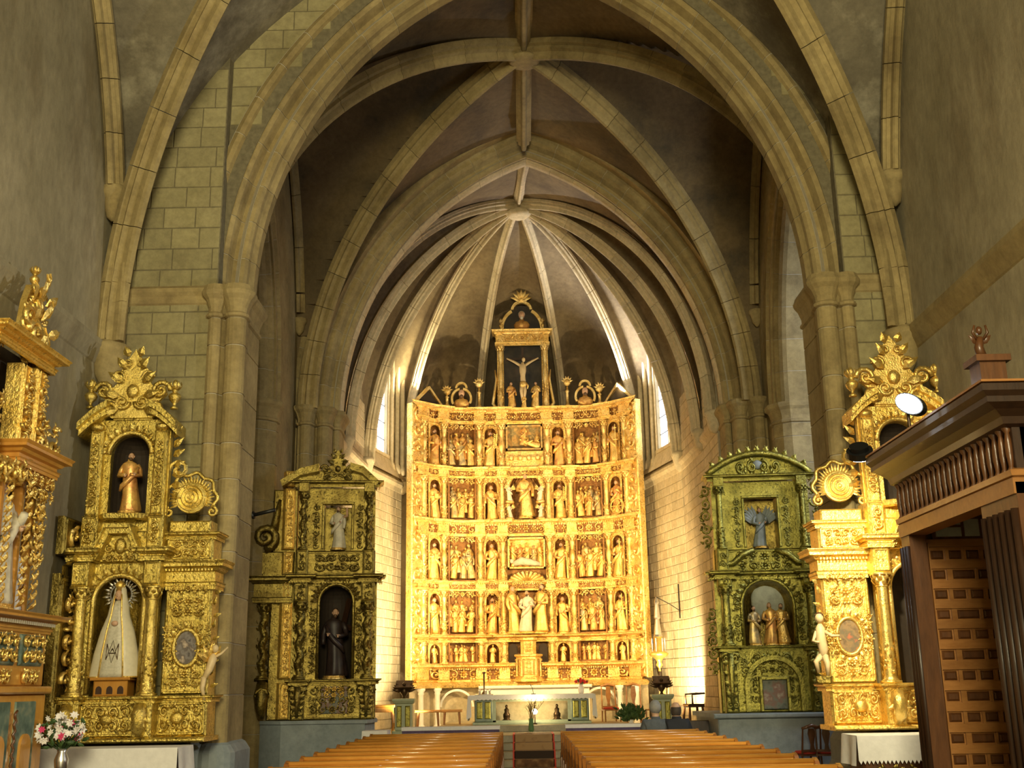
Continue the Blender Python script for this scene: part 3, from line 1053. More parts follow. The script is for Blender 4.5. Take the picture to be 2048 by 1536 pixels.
M['hair'] = flat('painted_brown_hair', (.10, .05, .02), .5)
M['robe_r'] = gold('red_and_gold_robe', (.62, .30, .10), (.86, .56, .16), .42, .5, 9, .3, (.2, .05, .02), .6)
M['robe_b'] = gold('blue_and_gold_robe', (.42, .34, .20), (.84, .58, .18), .42, .5, 9, .3, (.05, .04, .04), .6)
M['robe_g'] = gold('gilded_robe', (1.0, .72, .27), (.80, .52, .14), .36, .72, 34, .4, (.16, .08, .02), .75)
M['robe_w'] = flat('pale_robe', (.75, .68, .52), .55, var=.15)

def statue(name, loc, h, seed, label, robemat=None, rz=0, beard=None, veil=None, cat='statue', group=None, attr=None, base=True, hairmat=None, bell=0, lean=0):
    rnd = random.Random(seed * 7 + 1)
    beard = rnd.random() < .5 if beard is None else beard
    veil = (not beard and rnd.random() < .4) if veil is None else veil
    robemat = robemat or M['robe_g']
    r, hd, hr, hn = fig_meshes(seed, robemat, hairmat or (robemat if veil else M['hair']), beard, veil, bell)
    root = empty(name, loc, rz, label, cat, group)
    b = .05 * h if base else 0
    if base:
        mk('base', MB().lathe([(.17 * h, 0), (.17 * h, b * .4), (.15 * h, b * .6), (.16 * h, b)], 12), M['goldr'], root)
    k = h * .95 if base else h
    ob('robe', r, root, (0, 0, b * .9), 0, k, ry=lean)
    ob('head', hd, root, (0, 0, b * .9), 0, k, ry=lean)
    ob('hair', hr, root, (0, 0, b * .9), 0, k, ry=lean)
    ob('hands', hn, root, (0, 0, b * .9), 0, k, ry=lean)
    if attr == 'staff':
        mk('staff', MB().tube([(.15 * h, -.15 * h, .03 * h), (.13 * h, -.16 * h, 1.0 * h)], .011 * h, 6).tube([(.08 * h, -.16 * h, .9 * h), (.18 * h, -.16 * h, .9 * h)], .011 * h, 5), M['goldc'], root)
    elif attr == 'book':
        mk('book', MB().cbox(-.11 * h, .0, -.22 * h, -.17 * h, .55 * h, .68 * h, .006), M['robe_r'], root)
    elif attr == 'wheel':
        wh = MB()
        wr_ = .2 * h
        wh.tube([(.13 * h + wr_ * math.cos(a), -.19 * h, .25 * h + wr_ * math.sin(a)) for a in np.linspace(0, 2 * PI, 25)], .018 * h, 6)
        for k2 in range(4):
            a = k2 * PI / 4
            wh.tube([(.13 * h - wr_ * math.cos(a), -.19 * h, .25 * h - wr_ * math.sin(a)), (.13 * h + wr_ * math.cos(a), -.19 * h, .25 * h + wr_ * math.sin(a))], .011 * h, 5)
        mk('wheel', wh, M['goldc'], root)
    elif attr == 'palm':
        pm = MB()
        for k2 in range(8):
            t = k2 / 8
            for sd in (-1, 1):
                leaf(pm, .12 * h + .03 * h * t, (.5 + .4 * t) * h, PI / 2 - sd * .7, .1 * h, .014 * h, -.16 * h)
        mk('palm', pm, M['goldc'], root)
    return root

crowd = {}
def crowd_mesh(seed, mat):
    k = (seed, mat.name)
    if k not in crowd:
        rb, hp, pose = robe(1.0, seed)
        rb.put(head(1.0)).put(hair(1.0, seed % 2 == 0))
        crowd[k] = mesh(rb, mat, True)
    return crowd[k]
# ------------------------------------------------------------------ main altarpiece
RT = empty('main_altarpiece', (0.02, 33.0, 0), 0, 'huge gilded altarpiece of carved tiers filling the bright apse', 'altarpiece')
RT.scale = (.94, 1, 1)
PLAN = [(0, 0), (1.55, 0), (2.5, -.26), (3.12, -.72), (3.46, -1.2)]
def yc(x):
    x = abs(x)
    for (a, b), (c, d) in zip(PLAN[:-1], PLAN[1:]):
        if x <= c:
            return b + (d - b) * (x - a) / (c - a)
    return PLAN[-1][1]
TIERS = [(2.32, 2.90), (3.10, 4.35), (4.62, 5.92), (6.38, 7.64), (7.95, 9.28)]
COLX = [.725, 1.425, 2.53, 3.12]
def bayframe(xa, xb):
    p, q = (xa, yc(xa)), (xb, yc(xb))
    return (p[0] + q[0]) / 2, (p[1] + q[1]) / 2, math.atan2(q[1] - p[1], q[0] - p[0]), math.dist(p, q)
def rpath(step, out, cols=True):
    L = []
    for x in [-c for c in reversed(COLX)] + COLX:
        L.append((x - .13, yc(x - .13) - out * .0))
        if cols:
            L += [(x - .13, yc(x - .13) - step), (x + .13, yc(x + .13) - step)]
        L.append((x + .13, yc(x + .13)))
    return [(-3.40, yc(3.4))] + L + [(3.40, yc(3.4))]

# entablatures between the tiers
for z0, h, out, fr in ((1.78, .54, .20, .52), (2.90, .20, .20, .2), (4.35, .27, .14, .45), (5.92, .46, .17, .55), (7.64, .31, .15, .45), (9.28, .47, .22, .5)):
    pth = rpath(.14, 0)
    mk('entablature', entab(MB(), pth, z0, h, out, fr), M['goldr'], RT)
    mk('dentils', dentils(pth, z0 + h * .68, .035, .065, out * .45), M['goldcr'], RT, kind='stuff')
    hz = h * fr
    zc_ = z0 + h * (1 - fr) * .4 + hz / 2
    if hz > .1:
        for xa, xb in ((-.6, .6), (.86, 1.3), (1.56, 2.4), (2.66, 2.99)):
            for s in ((1, -1) if xa > 0 else (1,)):
                bx, by, rz, L = bayframe(s * xa, s * xb) if s > 0 else bayframe(-xb, -xa)
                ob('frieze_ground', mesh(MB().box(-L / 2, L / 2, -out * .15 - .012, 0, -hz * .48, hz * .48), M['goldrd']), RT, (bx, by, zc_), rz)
                carving(RT, L, hz * 1.0, (bx + math.sin(rz) * (out * .15 + .02), by - math.cos(rz) * (out * .15 + .02), zc_), M['goldcr'], hz, rz, sub=int(xa * 10) % 3, name='frieze_carving')
# stepped base ledge
mk('base_moulding', MB().mold(rpath(.14, 0), [(.0, 1.66), (.22, 1.66), (.26, 1.74), (.2, 1.8), (0, 1.82)]), M['goldr'], RT)

# backboards and bays
bays = [('c', -.6, .6)]
for s in (1, -1):
    for k, a, b in (('s', .85, 1.30), ('r', 1.55, 2.42), ('o', 2.64, 3.0)):
        bays.append((k, a, b) if s > 0 else (k, -b, -a))
for k, a, b in bays:
    bx, by, rz, L = bayframe(a, b)
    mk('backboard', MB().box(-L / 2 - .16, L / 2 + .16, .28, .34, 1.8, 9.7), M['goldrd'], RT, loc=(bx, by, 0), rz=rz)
colmesh = {}
for ti, (z0, z1) in enumerate(TIERS):
    H = round(z1 - z0, 2)
    for c in COLX:
        for s in (-1, 1):
            key = (H, ti % 2)
            if key not in colmesh:
                colmesh[key] = mesh(column(MB(), 0, 0, 0, H, .085, 'baluster' if ti in (1, 2, 4) else 'leafy', 12, ti), M['goldcr'], True)
            x = s * c
            o = ob('baluster_column', colmesh[key], RT, (x, yc(x) - .05, z0))
            if (('pil', H) not in colmesh):
                colmesh[('pil', H)] = mesh(MB().cbox(-.125, .125, 0, .34, 0, H, .015), M['goldr'])
            if ti:
                carving(RT, .24, H * .8, (x, yc(x) + .03, z0 + H * .5), M['goldcr'], .12, (math.atan2(yc(x + .1) - yc(x - .1), .2)), sub=7, name='pilaster_carving')
            ob('pilaster', colmesh[('pil', H)], RT, (x, yc(x) + .05, z0), (math.atan2(yc(x + .1) - yc(x - .1), .2)))
            
def niche(w, h, d, inner):
    """arched niche: front plate with a round-headed hole, or (inner) its half-round recess and shell"""
    r = w * .42
    zs = h - r - h * .05
    mb = MB()
    arc = [(r * math.cos(PI * k / 12), zs + r * math.sin(PI * k / 12)) for k in range(13)]
    if not inner:
        mb.prism([(-w / 2, 0), (-w / 2, h), (0, h), (0, zs + r)] + [p for p in arc[7:]] + [(-r, 0)], -.03, .03)
        mb.prism([(w / 2, 0), (r, 0)] + arc[:6] + [(0, zs + r), (0, h), (w / 2, h)], -.03, .03)
        mb.tube([(x, -.03, z) for x, z in [(r, 0)] + arc + [(-r, 0)]], .018, 5)
        return mb
    mb.grid([[(-r * math.cos(PI * k / 10), .03 + d * math.sin(PI * k / 10), z) for k in range(11)] for z in (0, zs)])
    mb.grid([[(-r * math.cos(PI * k / 20) * math.cos(t), .03 + d * math.sin(PI * k / 20) * math.cos(t) + (.06 * r if k % 2 else 0), zs + r * math.sin(t)) for k in range(21)] for t in (PI / 2 * i / 6 for i in range(7))])
    mb.grid([[(-r * math.cos(PI * k / 10), .03 + d * math.sin(PI * k / 10) * q, .0) for k in range(11)] for q in (0, 1)])
    return mb
ordw = ['lowest', 'lower middle', 'upper middle', 'top']
nmesh = {}
def nich(w, h, mat, x, y, z, rz):
    k = (round(w, 2), round(h, 2))
    if k not in nmesh:
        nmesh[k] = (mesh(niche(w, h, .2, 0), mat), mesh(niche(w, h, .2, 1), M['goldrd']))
    n_ = ob('niche', nmesh[k][0], RT, (x, y, z), rz)
    ob('recess', nmesh[k][1], n_)
attrs = {(1, 'o', 1): 'staff', (1, 's', -1): 'palm', (2, 'o', -1): 'book', (2, 'o', 1): 'staff', (3, 'o', 1): 'wheel', (3, 'o', -1): 'book', (4, 'o', 1): 'staff', (4, 's', -1): 'palm', (1, 's', 1): 'book', (2, 's', 1): 'staff', (3, 's', 1): 'palm', (4, 'o', -1): 'book'}
seed = 1
for ti, (z0, z1) in enumerate(TIERS):
    H = z1 - z0
    for k, a, b in bays:
        bx, by, rz, L = bayframe(a, b)
        sd = 1 if bx > 0 else -1
        side = 'right' if sd > 0 else 'left'
        if k in 'so':
            nich(L + .02, H, M['goldr'], bx, by + .06, z0, rz)
            if ti == 0:
                w_ = .62
                r0 = ob('predella_figure', crowd_mesh(3 + seed % 5, M['robe_g']), RT, (bx, by + .05, z0 + .02), rz, (H * .9, H * .8, H * .86))
            else:
                pos = 'outermost niche' if k == 'o' else 'niche beside the central column'
                at_ = attrs.get((ti, k, sd))
                extra = {'wheel': 'holding a spoked wheel', 'staff': 'holding a staff', 'book': 'holding a book', 'palm': 'holding a palm frond', None: 'with folded drapery'}[at_]
                statue('saint_statue', (RT.location.x + bx * .94, RT.location.y + by + .02, z0 + .01), H * .84, seed % 9,
                       f'gilded saint {extra}, {ordw[ti - 1]} tier, {side} {pos}' + ('' if k == 'o' else ''),
                       [M['robe_g'], M['robe_g'], M['robe_r'], M['robe_g']][seed % 4], rz, group='saints in the main altarpiece', attr=at_)
            if k == 's' and ti > 0:
                carving(RT, L * .95, .14, (bx, by - .04, z1 - .08), M['goldcr'], .14, rz, sub=1, name='canopy_carving')
            seed += 1
        elif k == 'r':
            rl = ob('relief', mesh(MB().box(-L / 2, L / 2, .2, .28, 0, H).box(-L / 2, L / 2, -.02, .26, 0, .05).box(-L / 2, -L / 2 + .05, -.05, .24, 0, H).box(L / 2 - .05, L / 2, -.05, .24, 0, H), M['goldrd']), RT, (bx, by, z0), rz)
            rnd = random.Random(ti * 10 + sd)
            if ti == 0:
                lay = [(x, .14, .0, .86) for x in np.linspace(-L * .36, L * .36, 5)]
            else:
                lay = [(x, .16, .28, .62) for x in np.linspace(-L * .34, L * .34, 4)] + [(x, .04, .05, .60) for x in np.linspace(-L * .30, L * .30, 3)]
            for x, y, zz, hh in lay:
                hh *= rnd.uniform(.92, 1.06)
                ob('figure', crowd_mesh(rnd.randrange(8), [M['robe_g'], M['robe_g'], M['robe_r'], M['robe_g'], M['robe_b']][rnd.randrange(5)]), rl,
                   (x + rnd.uniform(-.03, .03), y, .05 + zz * H * .6), rnd.uniform(-.7, .7), (H * hh,) * 3, ry=rnd.uniform(-.12, .12))
            if ti:
                carving(RT, L * .9, .17, (bx, by - .02, z1 - .09), M['goldcr'], .17, rz, sub=2, name='canopy_carving')
        seed += 1

# ---- centre column
def relief_box(x0, x1, z0, z1, mat, y=.22):
    return mk('relief', MB().box(x0, x1, y, y + .06, z0, z1).box(x0, x0 + .05, -.05, y, z0, z1).box(x1 - .05, x1, -.05, y, z0, z1).box(x0, x1, -.05, y, z0, z0 + .04).box(x0, x1, -.05, y, z1 - .05, z1), mat, RT)
M['paint1'] = patches('painted_relief_ground', [(.30, .14, .04), (.55, .33, .10), (.20, .16, .07), (.7, .5, .2)], 4)
rl = relief_box(-.58, .58, 8.5, 9.25, M['paint1'])
ob('figure', crowd_mesh(2, M['robe_r']), rl, (-.05, .1, 8.66), 0, .62, ry=.1)
ob('figure', crowd_mesh(5, M['robe_g']), rl, (.5, .08, 8.62), 0, .7, ry=-1.25)
ob('figure', crowd_mesh(4, M['robe_g']), rl, (.42, .1, 8.56), 0, .45)
mk('angel_frieze', MB().box(-.6, .6, .0, .2, 7.95, 8.46), M['goldr'], RT)
for k in range(4):
    x = -.42 + .28 * k
    an = MB().ball((x, -.08, 8.25), (.07, .06, .09), 10, 7)
    for s in (-1, 1):
        for j in range(3):
            leaf(an, x + s * .05, 8.2, (PI / 2 - s * (1.1 + .35 * j)), .17, .04, -.04)
    mk('cherub', an, M['goldcr'], RT, True)
# standing Virgin lifted by angels
nich(1.18, 1.5, M['goldr'], 0, .1, 6.4, 0)
statue('madonna_statue', (.02, 32.98, 6.42), 1.36, 3, 'large gilded standing Virgin lifted by white angels in the centre of the altarpiece', M['robe_g'], beard=False, veil=True)
k = 0
for x, z, hh, lab in ((-.42, 6.95, .5, 'upper left'), (.44, 6.95, .5, 'upper right'), (-.42, 6.45, .42, 'lower left'), (.44, 6.45, .42, 'lower right')):
    st_ = statue('angel_statue', (x, 32.90, z), hh, 5 + k, f'small pale angel at the {lab} of the lifted Virgin', M['robe_w'], rz=.6 * (1 if x < 0 else -1), beard=False, veil=False, base=False, group='angels around the Virgin', lean=-.15 if x < 0 else .15)
    wg = MB()
    for s in (-1, 1):
        for j in range(4):
            leaf(wg, s * .08 * hh, .7 * hh, PI / 2 - s * (.5 + .3 * j), .4 * hh, .06 * hh, .08 * hh)
    mk('wings', wg, M['goldcr'], st_)
    mk('cloud', MB().ball((0, .02, -.03), (.16, .1, .06), 10, 6), M['goldcr'], st_, True)
    k += 1
# dormition relief
rl = relief_box(-.58, .58, 4.98, 5.88, M['goldr'])
mk('figure', MB().tube([(-.4, .05, 5.12), (-.15, .0, 5.2), (.1, .0, 5.16), (.42, .02, 5.1)], [.07, .12, .1, .05], 10).ball((-.46, .02, 5.2), .07, 10, 7), M['robe_w'], rl, True)
for x, h_, m_ in ((-.42, .72, 'robe_g'), (-.2, .66, 'robe_r'), (.02, .7, 'robe_g'), (.22, .62, 'robe_b'), (.43, .7, 'robe_g')):
    ob('figure', crowd_mesh(int(x * 10) % 8, M[m_]), rl, (x, .16, 5.05), x * -.6, h_)
# shell and the group of three tall figures
sh = MB()
for k in range(13):
    a = PI * k / 12
    sh.tube([(0, .12, 4.55), (.3 * math.cos(a), .02, 4.55 + .19 * math.sin(a)), (.58 * math.cos(a), -.05, 4.55 + .36 * math.sin(a))], [.02, .045, .06], 6)
mk('shell', sh, M['goldcr'], RT, True)
nich(1.16, 1.45, M['goldr'], 0, .12, 3.1, 0)
for x, y, h_, sd_, lab, m_ in ((-.36, 32.88, 1.36, 4, 'left figure', 'robe_g'), (.0, 32.80, 1.22, 6, 'shorter central figure', 'robe_w'), (.38, 32.88, 1.4, 7, 'tallest right figure', 'robe_g')):
    statue('group_statue', (x, y, 3.12), h_, sd_, f'{lab} of the embracing gilded group above the tabernacle', M[m_], rz=-.7 * np.sign(x), group='group above the tabernacle', lean=.06 * np.sign(x))
# tabernacle and flat dark plates painting the shade of openings beside it
for s in (-1, 1):
    arc = [(s * .45 + .13 * math.cos(PI * k / 10), 2.72 + .13 * math.sin(PI * k / 10)) for k in range(11)]
    mk('opening_shade', MB().prism([(s * .45 + .13, 1.95)] + arc + [(s * .45 - .13, 1.95)], -.02, .0), M['dark'], RT)
tb = empty('tabernacle', (0.02, 32.86, 1.80), 0, 'stepped gilded tabernacle projecting at the foot of the altarpiece', 'tabernacle')
hexa = lambda r, y=.1: [(-r, y), (-r, -.06), (-r * .55, -r * .72), (r * .55, -r * .72), (r, -.06), (r, y)]
mk('base', MB().mold(hexa(.36), [(0, 0), (.05, 0), (.05, .06), (.02, .1), (0, .14)]).prismz(hexa(.36), 0, .14), M['goldr'], tb)
mk('body', MB().prismz(hexa(.32), .14, .62), M['goldr'], tb)
mk('cornice', MB().mold(hexa(.32), [(0, .6), (.03, .62), (.03, .66), (.08, .70), (.08, .74), (0, .76)]).prismz(hexa(.32), .6, .76), M['goldr'], tb)
mk('upper_stage', MB().prismz(hexa(.22), .76, 1.12).mold(hexa(.22), [(0, 1.1), (.06, 1.14), (.06, 1.2), (-.02, 1.22)]).prismz(hexa(.22), 1.1, 1.21), M['goldr'], tb)
mk('door', MB().cbox(-.14, .14, -.26, -.23, .18, .58, .02), M['goldcr'], tb)
carving(tb, .22, .36, (0, -.27, .38), M['goldcr'], .11, sub=4)
for s in (-1, 1):
    mk('column', column(MB(), s * .2, -.26, .14, .62, .035, 'leafy', 8), M['goldcr'], tb, True)
    mk('column', column(MB(), s * .33, -.1, .14, .62, .035, 'leafy', 8), M['goldcr'], tb, True)
carving(tb, .2, .28, (0, -.17, .94), M['goldcr'], .1, sub=5)
# ---- outer frame strips with climbing ornament
for s in (-1, 1):
    bx, by, rz, L = bayframe(3.14, 3.46) if s > 0 else bayframe(-3.46, -3.14)
    fr = mk('outer_frame', MB().cbox(-L / 2, L / 2, -.03, .2, 1.85, 9.72, .03), M['goldr'], RT, loc=(bx, by, 0), rz=rz)
    for j in range(5):
        carving(RT, L * .8, 1.5, (bx - .04 * math.sin(rz), by - .04 * math.cos(rz), 2.7 + 1.56 * j), M['goldcr'], L * .8, rz, sub=6 + j % 2, name='frame_carving')
# ---- crest
mk('calvary_panel', MB().box(-.62, .62, .1, .16, 9.75, 11.75), M['night'], RT)
for s in (-1, 1):
    mk('baluster_column', column(MB(), s * .72, -.02, 9.75, 11.75, .085, 'baluster', 12, 9), M['goldcr'], RT, True)
    mk('pilaster', MB().cbox(s * .72 - .11, s * .72 + .11, .03, .22, 9.75, 11.75, .015), M['goldr'], RT)
    mk('side_volute', MB().tube([(s * .86, .1, 9.8), (s * .98, .08, 9.95), (s * .92, .06, 10.3), (s * .86, .05, 10.7), (s * .9, .05, 11.0)], [.07, .06, .05, .04, .02], 6), M['goldcr'], RT, True)
cp = [(-.84, .2), (-.84, -.1), (.84, -.1), (.84, .2)]
mk('crest_cornice', entab(MB(), cp, 11.72, .5, .14, .5), M['goldr'], RT)
carving(RT, 1.4, .25, (0, -.13, 11.97), M['goldcr'], .2, name='frieze_carving')
def arcframe(r0, r1, a0, a1, cx, cz, y0, y1, n=16):
    A = [(cx + r1 * math.cos(rad(a0 + (a1 - a0) * k / n)), cz + r1 * math.sin(rad(a0 + (a1 - a0) * k / n))) for k in range(n + 1)]
    B = [(cx + r0 * math.cos(rad(a0 + (a1 - a0) * k / n)), cz + r0 * math.sin(rad(a0 + (a1 - a0) * k / n))) for k in range(n + 1)]
    mb = MB()
    for k in range(n):
        mb.prism([A[k], A[k + 1], B[k + 1], B[k]], y0, y1)
    return mb
mk('lunette_panel', MB().prism([(-.62, 12.2)] + [(.62 * math.cos(PI * (1 - k / 12)), 12.35 + .72 * math.sin(PI * k / 12)) for k in range(13)] + [(.62, 12.2)], .06, .12), M['night'], RT)
mk('lunette_frame', arcframe(.6, .7, 0, 60, 0, 12.3, -.02, .12).put(arcframe(.6, .7, 120, 180, 0, 12.3, -.02, .12)).put(arcframe(.27, .36, 10, 170, 0, 12.86, -.02, .12)), M['goldcr'], RT)
tp = MB()
for k in range(7):
    a = PI * (k + .5) / 7
    leaf(tp, 0, 13.2, a, .36, .07, 0)
tp.ball((0, 0, 13.25), (.12, .08, .1), 8, 6)
mk('crest_finial', tp, M['goldcr'], RT, True)
for s in (-1, 1):
    mk('finial', urn(MB(), s * .68, 0, 12.22, .42, .07), M['goldcr'], RT, True)
def bust(name, loc, h, label, mat, hairm):
    t = empty(name, loc, 0, label, 'bust')
    mk('shoulders', MB().lathe([(.2 * h, 0), (.36 * h, .1 * h), (.40 * h, .28 * h), (.30 * h, .44 * h), (.13 * h, .5 * h), (.1 * h, .6 * h)], 14, sy=.6), mat, t, True)
    mk('head', MB().ball((0, -.02 * h, .78 * h), (.155 * h, .17 * h, .21 * h), 12, 9).tube([(0, -.18 * h, .8 * h), (0, -.21 * h, .74 * h)], [.02 * h, .035 * h], 5), M['flesh'], t, True)
    mk('hair', MB().ball((0, .03 * h, .84 * h), (.175 * h, .17 * h, .19 * h), 10, 7).ball((0, -.12 * h, .62 * h), (.09 * h, .08 * h, .1 * h), 8, 5), hairm, t, True)
    return t
bust('god_bust', (.02, 33.0, 12.24), .62, 'small painted bust in the arched lunette at the very top of the altarpiece', M['robe_r'], M['robe_w'])
# crucifix
cx = empty('crucifix', (.02, 32.94, 9.78), 0, 'crucifix with pale Christ figure on the dark top panel of the altarpiece', 'crucifix')
mk('cross', MB().box(-.035, .035, .02, .06, 0, 1.9).box(-.52, .52, .02, .06, 1.50, 1.58), M['walnutd'], cx)
bd = MB()
bd.tube([(0, -.05, .62), (.01, -.07, .74), (0, -.07, .86), (0, -.08, .98), (0, -.09, 1.12), (0, -.09, 1.26), (0, -.08, 1.34), (0, -.09, 1.40)], [.07, .085, .08, .075, .10, .105, .06, .035], 10)
for s in (-1, 1):
    bd.tube([(s * .07, -.08, 1.30), (s * .26, -.05, 1.43), (s * .48, -.02, 1.55)], [.045, .036, .022], 7)
    bd.tube([(s * .04, -.06, .70), (s * .055, -.12, .48), (s * .03, -.07, .26), (s * .015, -.03, .12)], [.06, .05, .036, .022], 8)
    bd.tube([(s * .02, -.04, .12), (s * .02, -.07, .05)], [.024, .018], 5)
bd.ball((.03, -.13, 1.47), (.055, .06, .075), 10, 8)
M['pale'] = flat('pale_carved_flesh', (.72, .55, .30), .45, var=.1)
mk('body', bd, M['pale'], cx, True)
mk('loincloth', MB().lathe([(.09, 0), (.105, .06), (.1, .12), (.09, .17)], 12, (0, -.07, .62), lambda a, z: 1 + .06 * math.sin(7 * a)).tube([(.09, -.08, .75), (.15, -.1, .66), (.13, -.1, .55)], [.03, .03, .01], 6), M['robe_g'], cx, True)
mk('hair', MB().ball((.03, -.11, 1.50), (.062, .065, .07), 10, 7), M['hair'], cx, True)
statue('mourner_statue', (-.34, 32.92, 9.76), .82, 3, 'mourning woman in gold standing left of the crucifix', M['robe_r'], .3, False, True)
statue('mourner_statue', (.40, 32.92, 9.76), .82, 6, 'young mourner with raised hands standing right of the crucifix', M['robe_g'], -.3, False, False)
mk_ = statue('kneeling_figure', (.04, 32.84, 9.76), .4, 2, 'small crouching figure at the foot of the crucifix', M['robe_g'], 0, False, True, base=False, bell=.4)
# round frames with busts, candelabra finials and broken pediments on the top cornice
for s, nm in ((-1, 'left'), (1, 'right')):
    x = s * 1.98
    y = yc(x) - .05
    fr = arcframe(.27, .34, -30, 80, x, 10.06, y - .06, y + .06).put(arcframe(.27, .34, 100, 210, x, 10.06, y - .06, y + .06))
    mk('round_frame', fr.put(arcframe(.13, .2, 0, 180, x, 10.38, y - .06, y + .06)), M['goldcr'], RT)
    bust('saint_bust', (.02 + x * .94, 33 + y, 9.76), .6, f'painted bust in the round frame on the {nm} of the top cornice', M['robe_r'], M['hair'])
    for xx, hh in ((s * 1.42, .95), (s * 2.44, .62)):
        fm = MB()
        yy = yc(xx) - .05
        fm.lathe([(.09, 0), (.09, .1), (.05, .13), (.05, hh * .5), (.08, hh * .54), (.03, hh * .6), (.03, hh * .7)], 10, (xx, yy, 9.75))
        fm.ball((xx, yy, 9.75 + hh * .84), (.13, .1, .12), 8, 6)
        for k in range(6):
            leaf(fm, xx, 9.75 + hh * .84, PI * (k + .5) / 6, .2, .04, yy)
        mk('candelabrum_finial', fm, M['goldcr'], RT, True)
    x0, x1 = s * 2.62, s * 3.36
    pa = [(x0, 9.76), (x1, 9.76), ((x0 + x1) / 2, 10.22)]
    bx, by, rz, L = bayframe(2.6, 3.36) if s > 0 else bayframe(-3.36, -2.6)
    tri = MB().prism([(-L / 2, 9.75), (L / 2, 9.75), (0, 10.22)], .03, .1)
    mk('pediment', tri, M['dark'], RT, loc=(bx, by, 0), rz=rz)
    pm = MB()
    for sd in (-1, 1):
        pm.prism([(sd * L / 2, 9.75), (sd * (L / 2 + .1), 9.75), (0, 10.34), (0, 10.24)], -.04, .12)
    mk('pediment_moulding', pm, M['goldcr'], RT, loc=(bx, by, 0), rz=rz)

# ---- pale masonry below the altarpiece
ab = empty('wall_altar_base', (0, 0, 0), kind='structure')
mk('base_wall', MB().mold([(-3.3, 31.85), (-2.5, 32.7), (-1.5, 33.0), (1.5, 33.0), (2.5, 32.7), (3.3, 31.85)], [(.05, .6), (.05, 1.66)]), M['apse'], ab)
M['white_stone'] = flat('white_stone', (.82, .78, .68), .6, var=.05)
for x in (-2.95, -2.52, 2.52, 2.95):
    mk('column', MB().lathe([(.11, 0), (.11, .05), (.075, .09), (.07, .86), (.09, .9), (.075, .93), (.12, .99), (.12, 1.04)], 14, (x, 32.75 + yc(x) - .22, .62)), M['white_stone'], ab, True)
for x in (-2.0, 2.0):
    mk('arch_moulding', arcframe(.42, .48, 0, 180, x, 1.15, 32.52, 32.60), M['white_stone'], ab)
mk('old_altar', MB().cbox(-1.3, 1.65, 31.7, 33, .62, 1.62, .02).cbox(-1.36, 1.72, 31.62, 33, 1.62, 1.70, .02), M['white_stone'], ab)
# ------------------------------------------------------------------ side altarpieces
M['picture'] = patches('dark_oval_picture', [(.05, .04, .04), (.20, .18, .17), (.10, .08, .07), (.45, .36, .28)], 9)
M['picture2'] = patches('red_brown_picture', [(.09, .06, .03), (.26, .16, .07), (.14, .11, .06), (.62, .14, .05)], 7)
M['picture3'] = patches('group_painting', [(.05, .06, .05), (.15, .16, .12), (.20, .10, .07), (.36, .32, .24)], 5)
def plate(parent, x0, x1, z0, z1, y0, y1, mat, name='panel', c=.02, frame=.0):
    mb = MB().cbox(x0, x1, y0, y1, z0, z1, c)
    if frame:
        for a, b, p, q in ((x0 + .02, x0 + .02 + frame, z0 + .02, z1 - .02), (x1 - .02 - frame, x1 - .02, z0 + .02, z1 - .02), (x0 + .02, x1 - .02, z0 + .02, z0 + .02 + frame), (x0 + .02, x1 - .02, z1 - .02 - frame, z1 - .02)):
            mb.cbox(a, b, y0 - .022, y0, p, q, .008)
    return mk(name, mb, mat, parent)
def oval(rx, rz, cx, cz, y, r, n=28):
    return MB().tube([(cx + rx * math.cos(a), y, cz + rz * math.sin(a)) for a in np.linspace(0, 2 * PI, n)], r, 6)
def disc(rx, rz, cx, cz, y, y1):
    return MB().prism([(cx + rx * math.cos(2 * PI * k / 24), cz + rz * math.sin(2 * PI * k / 24)) for k in range(24)], y, y1)
def fan(parent, cx, cz, r, y, g, gc):
    """concentric disc in a wavy halo"""
    P = [(0, .2), (.08, .22), (.14, .1), (.18, .08), (.26, .2), (.32, .2), (.38, .06), (.42, .06), (.5, .18), (.56, .18), (.62, .04), (.66, .04), (.74, .15), (.8, .15), (.86, .02), (.92, .06), (.96, 0), (.96, -.12)]
    mb = MB()
    mb.grid([[(cx + q * r * .72 * math.cos(a), y - d * r * 1.1, cz + q * r * .72 * math.sin(a)) for a in np.linspace(0, 2 * PI, 33)[:-1]] for q, d in P], cv=True)
    mk('ringed_disc', mb, gc, parent, True)
    hl = MB()
    for k in range(26):
        a = rad(-25 + 230 * k / 25)
        L = r * (.42 if k % 2 else .34)
        leaf(hl, cx + r * .62 * math.cos(a), cz + r * .62 * math.sin(a), a, L, r * .07, y + .02, .1)
    mk('ray_fan', hl, gc, parent, kind='stuff')
    rim = [(cx + r * (1.08 + .07 * math.cos(9 * a)) * math.cos(a), y + .02, cz + r * (1.08 + .07 * math.cos(9 * a)) * math.sin(a)) for a in np.linspace(rad(-35), rad(215), 60)]
    mk('wavy_rim', MB().tube(rim, r * .09, 6), gc, parent, True)
    for s in (-1, 1):
        mk('foot_scroll', MB().tube(spiral(cx + s * r * .95, cz - r * .62, r * .22, 1.4, PI / 2, -s, 14, y), np.linspace(r * .09, r * .05, 14), 6), gc, parent, True)

